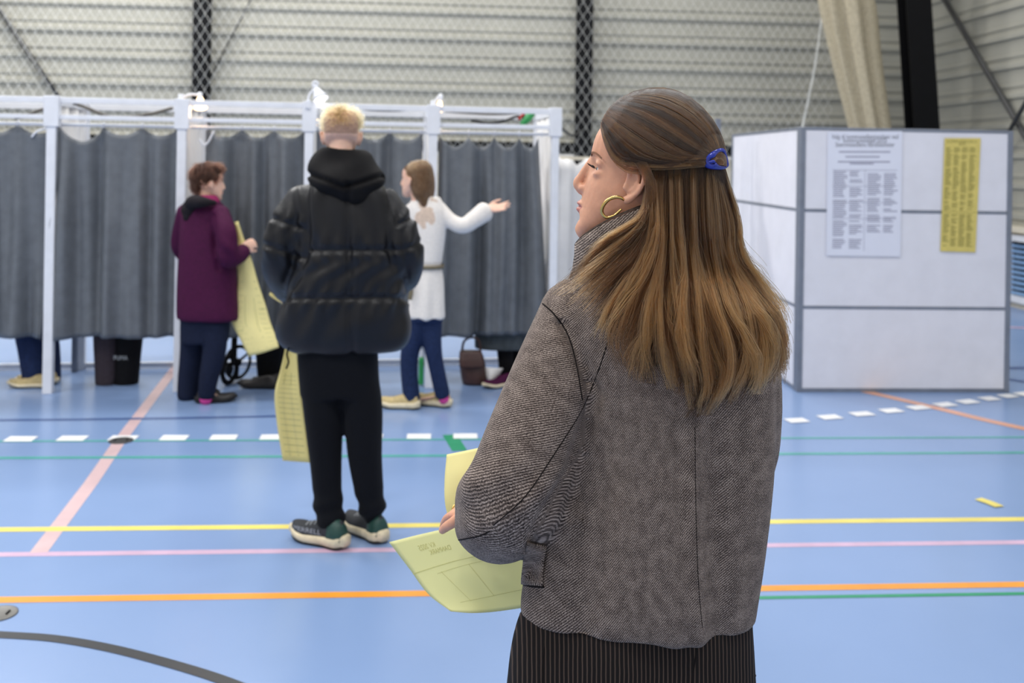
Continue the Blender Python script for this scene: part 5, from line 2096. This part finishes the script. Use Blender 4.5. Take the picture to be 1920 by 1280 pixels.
bob = tube([hw_.P(-.03, .06), hw_.P(-.045, .0), hw_.P(-.062, -.07), hw_.P(-.085, -.13)], [(.088, .084), (.084, .088), (.066, .092), (.028, .08)], N=22, ref=hw_.f)
me = fuse([hw_.E(-.022, .058, 0, .098, .083, .080, 24), bob], .006, 4)
displace(me, lambda V, N: .004 * sn(V, 30, 2, 2, (1, 1, .3)))
hair = place('hair', me, M['ash_hair_base'], root)
off = world_loc(root)
crown = hw_.P(.0, .14)
def dflow(P, N):
    d_ = P - crown
    d_ = d_ / np.linalg.norm(d_, axis=1)[:, None] * .4
    low = np.clip((.09 - hw_.local(P)[1]) / .06, 0, 1)[:, None]
    return d_ * (1 - low) - Z * low * np.ones_like(d_) - hw_.f * .25
curves_obj('bob_strands', strands_on(me, 3600, .12, dflow, 0, 8, 4, off=off, jitter=.06, snap=.003), .0010, .0006, M['ash_hair'], hair)
sw = [vslices([(778, 824, 368, .065), (770, 830, 378, .08), (766, 836, 396, .1), (770, 836, 430, .105), (773, 832, 465, .1), (776, 828, 497, .096), (772, 831, 525, .105), (769, 833, 560, .115), (768, 835, 588, .12), (769, 835, 595, .12)], D, N=40),
      tube([W(822, 394, D), W(845, 414, D - .01), W(868, 423, D - .02), W(888, 412, D), W(908, 398, D + .02)], [(.060, .06), (.050, .05), (.050, .05), (.054, .054), (.064, .05)], N=20, sub=6),
      tube([W(776, 394, D + .02), W(768, 440, D + .06), W(766, 480, D + .10), W(756, 500, D + .20)], [.055, .05, .046, .05], N=18)]
me = fuse(sw, .009, 3)
displace(me, lambda V, N: .004 * sn(V, 12, 51, 3, (1, 1, .5)) + .007 * np.sin(scr(V)[0] / 4.5) * np.clip((scr(V)[1] - 505) / 60, 0, 1) - .006 * np.exp(-((scr(V)[1] - 498) / 4) ** 2))
bs = bvh_of(me)
swo = place('sweater', me, M['sweater'], root)
tuck(BOD, swo, .008, .09, [(hw_.P(0, .02), .17), (rw + R * .07, .11), (lw + FW * .06, .11)])
swo.data.materials.append(M['lace'])
nP = len(swo.data.polygons)
cc = np.empty(nP * 3)
swo.data.polygons.foreach_get('center', cc)
cc = cc.reshape(-1, 3) + world_loc(swo)
lx, ly, ldp = scr(cc)
mask = (((lx - 800) / 22) ** 2 + ((ly - 400) / 26) ** 2 + .55 * sn(cc, 70, 5, 2) < .75) & (ldp < D)
mi_ = np.zeros(nP, dtype=np.int32)
mi_[mask] = 1
swo.data.polygons.foreach_set('material_index', mi_)
th2 = np.linspace(0, 2 * np.pi, 40, endpoint=False)
bl = lambda y, k: W(801.5, y, D) + np.outer(np.sign(np.cos(th2)) * np.abs(np.cos(th2)) ** .85 * .104 * k, R) + np.outer(np.sign(np.sin(th2)) * np.abs(np.sin(th2)) ** .85 * .106 * k, FW)
V, F = loft([bl(495, 1.0), bl(495, 1.05), bl(502, 1.05), bl(502, 1.0)], cap=False)
o = obj('belt', V, F, M['belt'], root)
V, F = tube([W(771, 500, D - .06), W(769, 520, D - .10), W(771, 545, D - .12), W(769, 560, D - .12)], [(.014, .004)] * 4, N=8, ref=R)
obj('belt_end', V, F, M['belt'], o)
ps = [vslices([(770, 832, 575, .105), (768, 832, 600, .105)], D), tube([W(784, 600, D), W(769, 660, D - .01), W(768, 705, D), W(772, 748, D)], [.078, .062, .058, .056], N=20), tube([W(808, 600, D), W(813, 655, D - .02), W(821, 700, D), W(829, 737, D + .02)], [.078, .062, .056, .052], N=20)]
me = fuse(ps, .009, 3)
displace(me, lambda V, N: .006 * sn(V, 11, 61, 3, (1, 1, .7)))
jn = place('jeans', me, M['jeans'], root)
tuck(BOD, jn, .01)
tuck(BOD, jn, .01)
V, F = tube([W(831, 734, D + .02), W(832, 742, D + .02), W(832, 748, D + .02)], [.040, .036, .034], N=14)
obj('sock', V, F, M['pink'], root, label='pink sock')
for a, b in sh:
    shoe(root, a, b, .085, M['tan_shoe'], M['sole'], .075, .04)

# ================================================================== VOTERS BEHIND THE CURTAINS
def voter(label, cx, gy, D, legs_px, shoes, trouser, shoe_m, sole_m, coat, facing=None, height=1.62, skirt=None):
    g_ = W(cx, gy, D)
    root = new_empty('person', (g_[0], g_[1], 0), label, 'person')
    sc = FPX / D
    def Yp(z):
        return W(cx, 305, D)[2] * 0 + PY0 + (HCAM - z) * sc + ROLL * (cx - PX0)
    h = Head(W(cx, Yp(height - .125), D), facing if facing is not None else FW, 0, 1.0)
    hwp = .2 * sc
    torso_ = [vslices([(cx - 16, cx + 16, Yp(height - .26), .05), (cx - hwp * .9, cx + hwp * .9, Yp(height - .33), .09), (cx - hwp * .8, cx + hwp * .8, Yp(1.0), .1), (cx - hwp * .85, cx + hwp * .85, Yp(.85), .11)], D)]
    arms_ = []
    hands_ = []
    for q in (-1, 1):
        pts_ = [W(cx + q * hwp, Yp(height - .36), D), W(cx + q * hwp * 1.1, Yp(1.02), D), W(cx + q * hwp * .6, Yp(.98), D + .2)]
        arms_.append((pts_, [.05, .042, .028]))
        hands_.append(hand(pts_[-1], FW - R * q * .3, -Z, 1 if q > 0 else -1, .5))
    LG = []
    for (x0, x1, y1, dd), s_ in zip(legs_px, shoes):
        q = 1 if x1 > cx else -1
        LG.append([W(cx + q * 20, Yp(.85), D + dd), W(x0, Yp(.45), D + dd), W(x1, y1, D + dd)])
    body('body', root, h, torso_, arms_, hands_, [(l, [.08, .055, .036]) for l in LG], [foot_piece(a, b) for a, b, _ in shoes], .009, M['skin_b'])
    me = fuse([vslices([(cx - hwp * .9, cx + hwp * .9, Yp(height - .32), .11), (cx - hwp, cx + hwp, Yp(1.1), .13), (cx - hwp, cx + hwp, Yp(skirt or .80), .14)], D)] + [tube(p[:3], [.062, .055, .045], N=16) for p, _ in arms_], .014, 2)
    place('coat', me, coat, root)
    ms = trouser if isinstance(trouser, (list, tuple)) else [trouser] * 2
    for i, (l, mt) in enumerate(zip(LG, ms)):
        w_ = shoes[i][2]
        me = fuse([tube([l[0], l[1], l[2]], w_, N=18, sub=6)], .010, 2)
        displace(me, lambda V, N: .006 * sn(V, 10, 71 + i, 2))
        place('trouser_leg', me, mt, root)
    me = fuse([h.E(-.02, .055, 0, .098, .082, .085)], .008, 1)
    place('hair', me, M['dark_brown_hair'], root)
    for a, b, _ in shoes:
        shoe(root, a, b, .09, shoe_m, sole_m, .07, .028)
    return root


D = 7.02
s1 = shoe_pts((92, 726), (28, 726), .27)
s2 = shoe_pts((106, 719), (60, 719), .27)
voter('person in blue jeans and beige shoes, hidden behind the leftmost booth curtain', 42, 722, D,
      [(54, 66, 714, 0), (84, 94, 708, .12)], [(s1[0], s1[1], [.12, .105, .085]), (s2[0], s2[1], [.10, .085, .080])], M['jeans'], M['tan_shoe'], M['sole'], M['grey_coat'], FW * .4 - R)
D = 7.12
s1 = shoe_pts((206, 722), (200, 716), .22)
s2 = shoe_pts((234, 722), (240, 716), .22)
v2 = voter('person in wide charcoal and black trousers, hidden behind the second booth curtain', 222, 720, D,
           [(200, 201, 712, -.02), (244, 237, 712, .0)], [(s1[0], s1[1], [.11, .098, .082]), (s2[0], s2[1], [.11, .10, .088])], [M['greyblack'], M['black_cloth']], M['black_leather'], M['outsole'], M['black_cloth'], FW, 1.6)
for px_, sx_ in ((226, 1.0),):
    c = W(226, 671, 7.0)
    flat_text('lettering', 'PUMA', .042, W(226, 671, 7.0), R, Z, M['shoe_text'], v2, .9)
D = 7.3
s1 = shoe_pts((520, 728), (472, 727), .27)
s2 = shoe_pts((545, 722), (500, 722), .27)
voter('person in loose black trousers and black shoes, hidden behind the third booth curtain', 498, 724, D,
      [(506, 505, 712, 0), (534, 528, 708, .12)], [(s1[0], s1[1], [.12, .115, .085]), (s2[0], s2[1], [.11, .1, .08])], M['black_cloth'], M['black_leather'], M['outsole'], M['black_cloth'], FW * .3 - R, 1.6)
D = 7.45
s1 = shoe_pts((962, 722), (924, 727), .25)
s2 = shoe_pts((985, 716), (950, 718), .25)
voter('person in a long dark grey coat and purple shoes, behind the rightmost booth curtain', 940, 720, D,
      [(944, 950, 705, 0), (965, 972, 702, .1)], [(s1[0], s1[1], [.08, .07, .06]), (s2[0], s2[1], [.08, .07, .06])], M['black_cloth'], M['purple'], M['sole'], M['grey_coat'], FW * .2 - R, 1.6, skirt=.235)

# walker wheel standing by the third booth
D = 7.25
c = W(446, 679, D)
root = new_empty('walking_frame', (W(436, 712, D)[0], W(436, 712, D)[1], 0), 'black wheeled walking frame beside the purple-coated woman', 'walker')
rim = [c + (R * .55 + FW * .84) * math.cos(t) * .115 + Z * math.sin(t) * .115 for t in np.linspace(0, 2 * np.pi, 40)]
V, F = tube(rim, [(.011, .014)] * 40, N=10, sub=1, round_ends=False)
wh = obj('wheel', V, F, M['black_cloth'], root)
V, F = join([tube([c, c + (R * .55 + FW * .84) * math.cos(t) * .11 + Z * math.sin(t) * .11], [.012, .008], N=8) for t in (0.5, 2.6, 4.7)])
obj('spokes', V, F, M['black_steel'], wh)
V, F = ell(c, (.03, .03, .03))
obj('hub', V, F, M['black_steel'], wh)
c2 = W(430, 692, D - .12)
rim2 = [c2 + (R * .25 + FW * .97) * math.cos(t) * .095 + Z * math.sin(t) * .095 for t in np.linspace(0, 2 * np.pi, 40)]
V, F = tube(rim2, [(.014, .02)] * 40, N=10, sub=1, round_ends=False)
wh = obj('wheel', V, F, M['black_cloth'], root)
V, F = ell(c2, (.028, .04, .05))
obj('hub', V, F, M['black_steel'], wh)
for (x, dd) in ((440, 0), (436, -.12)):
    b_ = W(x, 682, D + dd)
    V, F = tube([b_, b_ + Z * .22 + FW * .02, b_ + Z * .62 + FW * .1], [.016, .014, .014], N=10)
    obj('leg', V, F, M['black_steel'], root)
p_ = W(438, 600, D)
V, F = tube([W(440, 682, D) + Z * .60 + FW * .1, W(436, 682, D - .12) + Z * .60 + FW * .1], [.014, .014], N=10)
obj('cross_bar', V, F, M['black_steel'], root)

# brown bag and its white paper in the rightmost booth
D = 7.3
b0 = W(888, 716, D)
root = new_empty('bag', (b0[0], b0[1], 0), 'dark brown leather bag on the floor of the rightmost booth', 'bag')
V, F = vslices([(862, 902, 658, .06), (861, 908, 672, .085), (863, 912, 695, .10), (866, 914, 712, .10), (868, 912, 717, .09)], D, N=28, exp=.7)
obj('bag_body', V, F, M['brown_leather'], root)
V, F = patch_pts = None, None
rows = [[W(862, 660, D - .075), W(882, 659, D - .085), W(903, 658, D - .075)], [W(861, 676, D - .10), W(882, 677, D - .105), W(906, 676, D - .10)], [W(862, 688, D - .108), W(882, 690, D - .112), W(908, 688, D - .108)]]
patch('flap', rows, .006, M['brown_leather'], root, nu=8, nv=8)
V, F = tube([W(866, 662, D), W(870, 640, D + .01), W(885, 632, D + .01), W(898, 640, D + .01), W(901, 662, D)], [.009] * 5, N=8)
obj('handle', V, F, M['brown_leather'], root)
rows = [[W(907, 688, D - .02), W(920, 689, D - .05), W(943, 690, D)], [W(910, 700, D - .04), W(922, 701, D - .07), W(936, 702, D)], [W(914, 712, D - .05), W(921, 714, D - .08), W(926, 713, D - .02)]]
o, _ = patch('crumpled_paper', rows, .004, M['white_cloth'], nu=8, nv=8)
tag(o, 'crumpled white paper against the brown bag in the rightmost booth', 'paper')

# ================================================================== LIGHT, CAMERA
w = bpy.data.worlds.new('world')
scene.world = w
w.use_nodes = True
w.node_tree.nodes['Background'].inputs['Color'].default_value = lin((236, 236, 236))
w.node_tree.nodes['Background'].inputs['Strength'].default_value = 0.66

cam = bpy.data.cameras.new('camera')
cam.sensor_width = 36.0
cam.lens = FPX * 36.0 / 1920.0
cam.shift_y = -(640 - PY0) / 1920.0
cam.clip_start = .05
cam.clip_end = 100
cam.dof.use_dof = True
cam.dof.focus_distance = 1.58
cam.dof.aperture_fstop = 5.0
co = bpy.data.objects.new('camera', cam)
COL.objects.link(co)
rc = CR * R + SR * Z
uc = -SR * R + CR * Z
Mx = Matrix(((rc[0], uc[0], -FW[0], CAM[0]), (rc[1], uc[1], -FW[1], CAM[1]), (rc[2], uc[2], -FW[2], CAM[2]), (0, 0, 0, 1)))
co.matrix_world = Mx
scene.camera = co
vs = scene.view_settings
vs.view_transform = 'Standard'
vs.look = 'None'
vs.gamma = 1.0
vs.use_curve_mapping = False
vs.exposure = 0.25
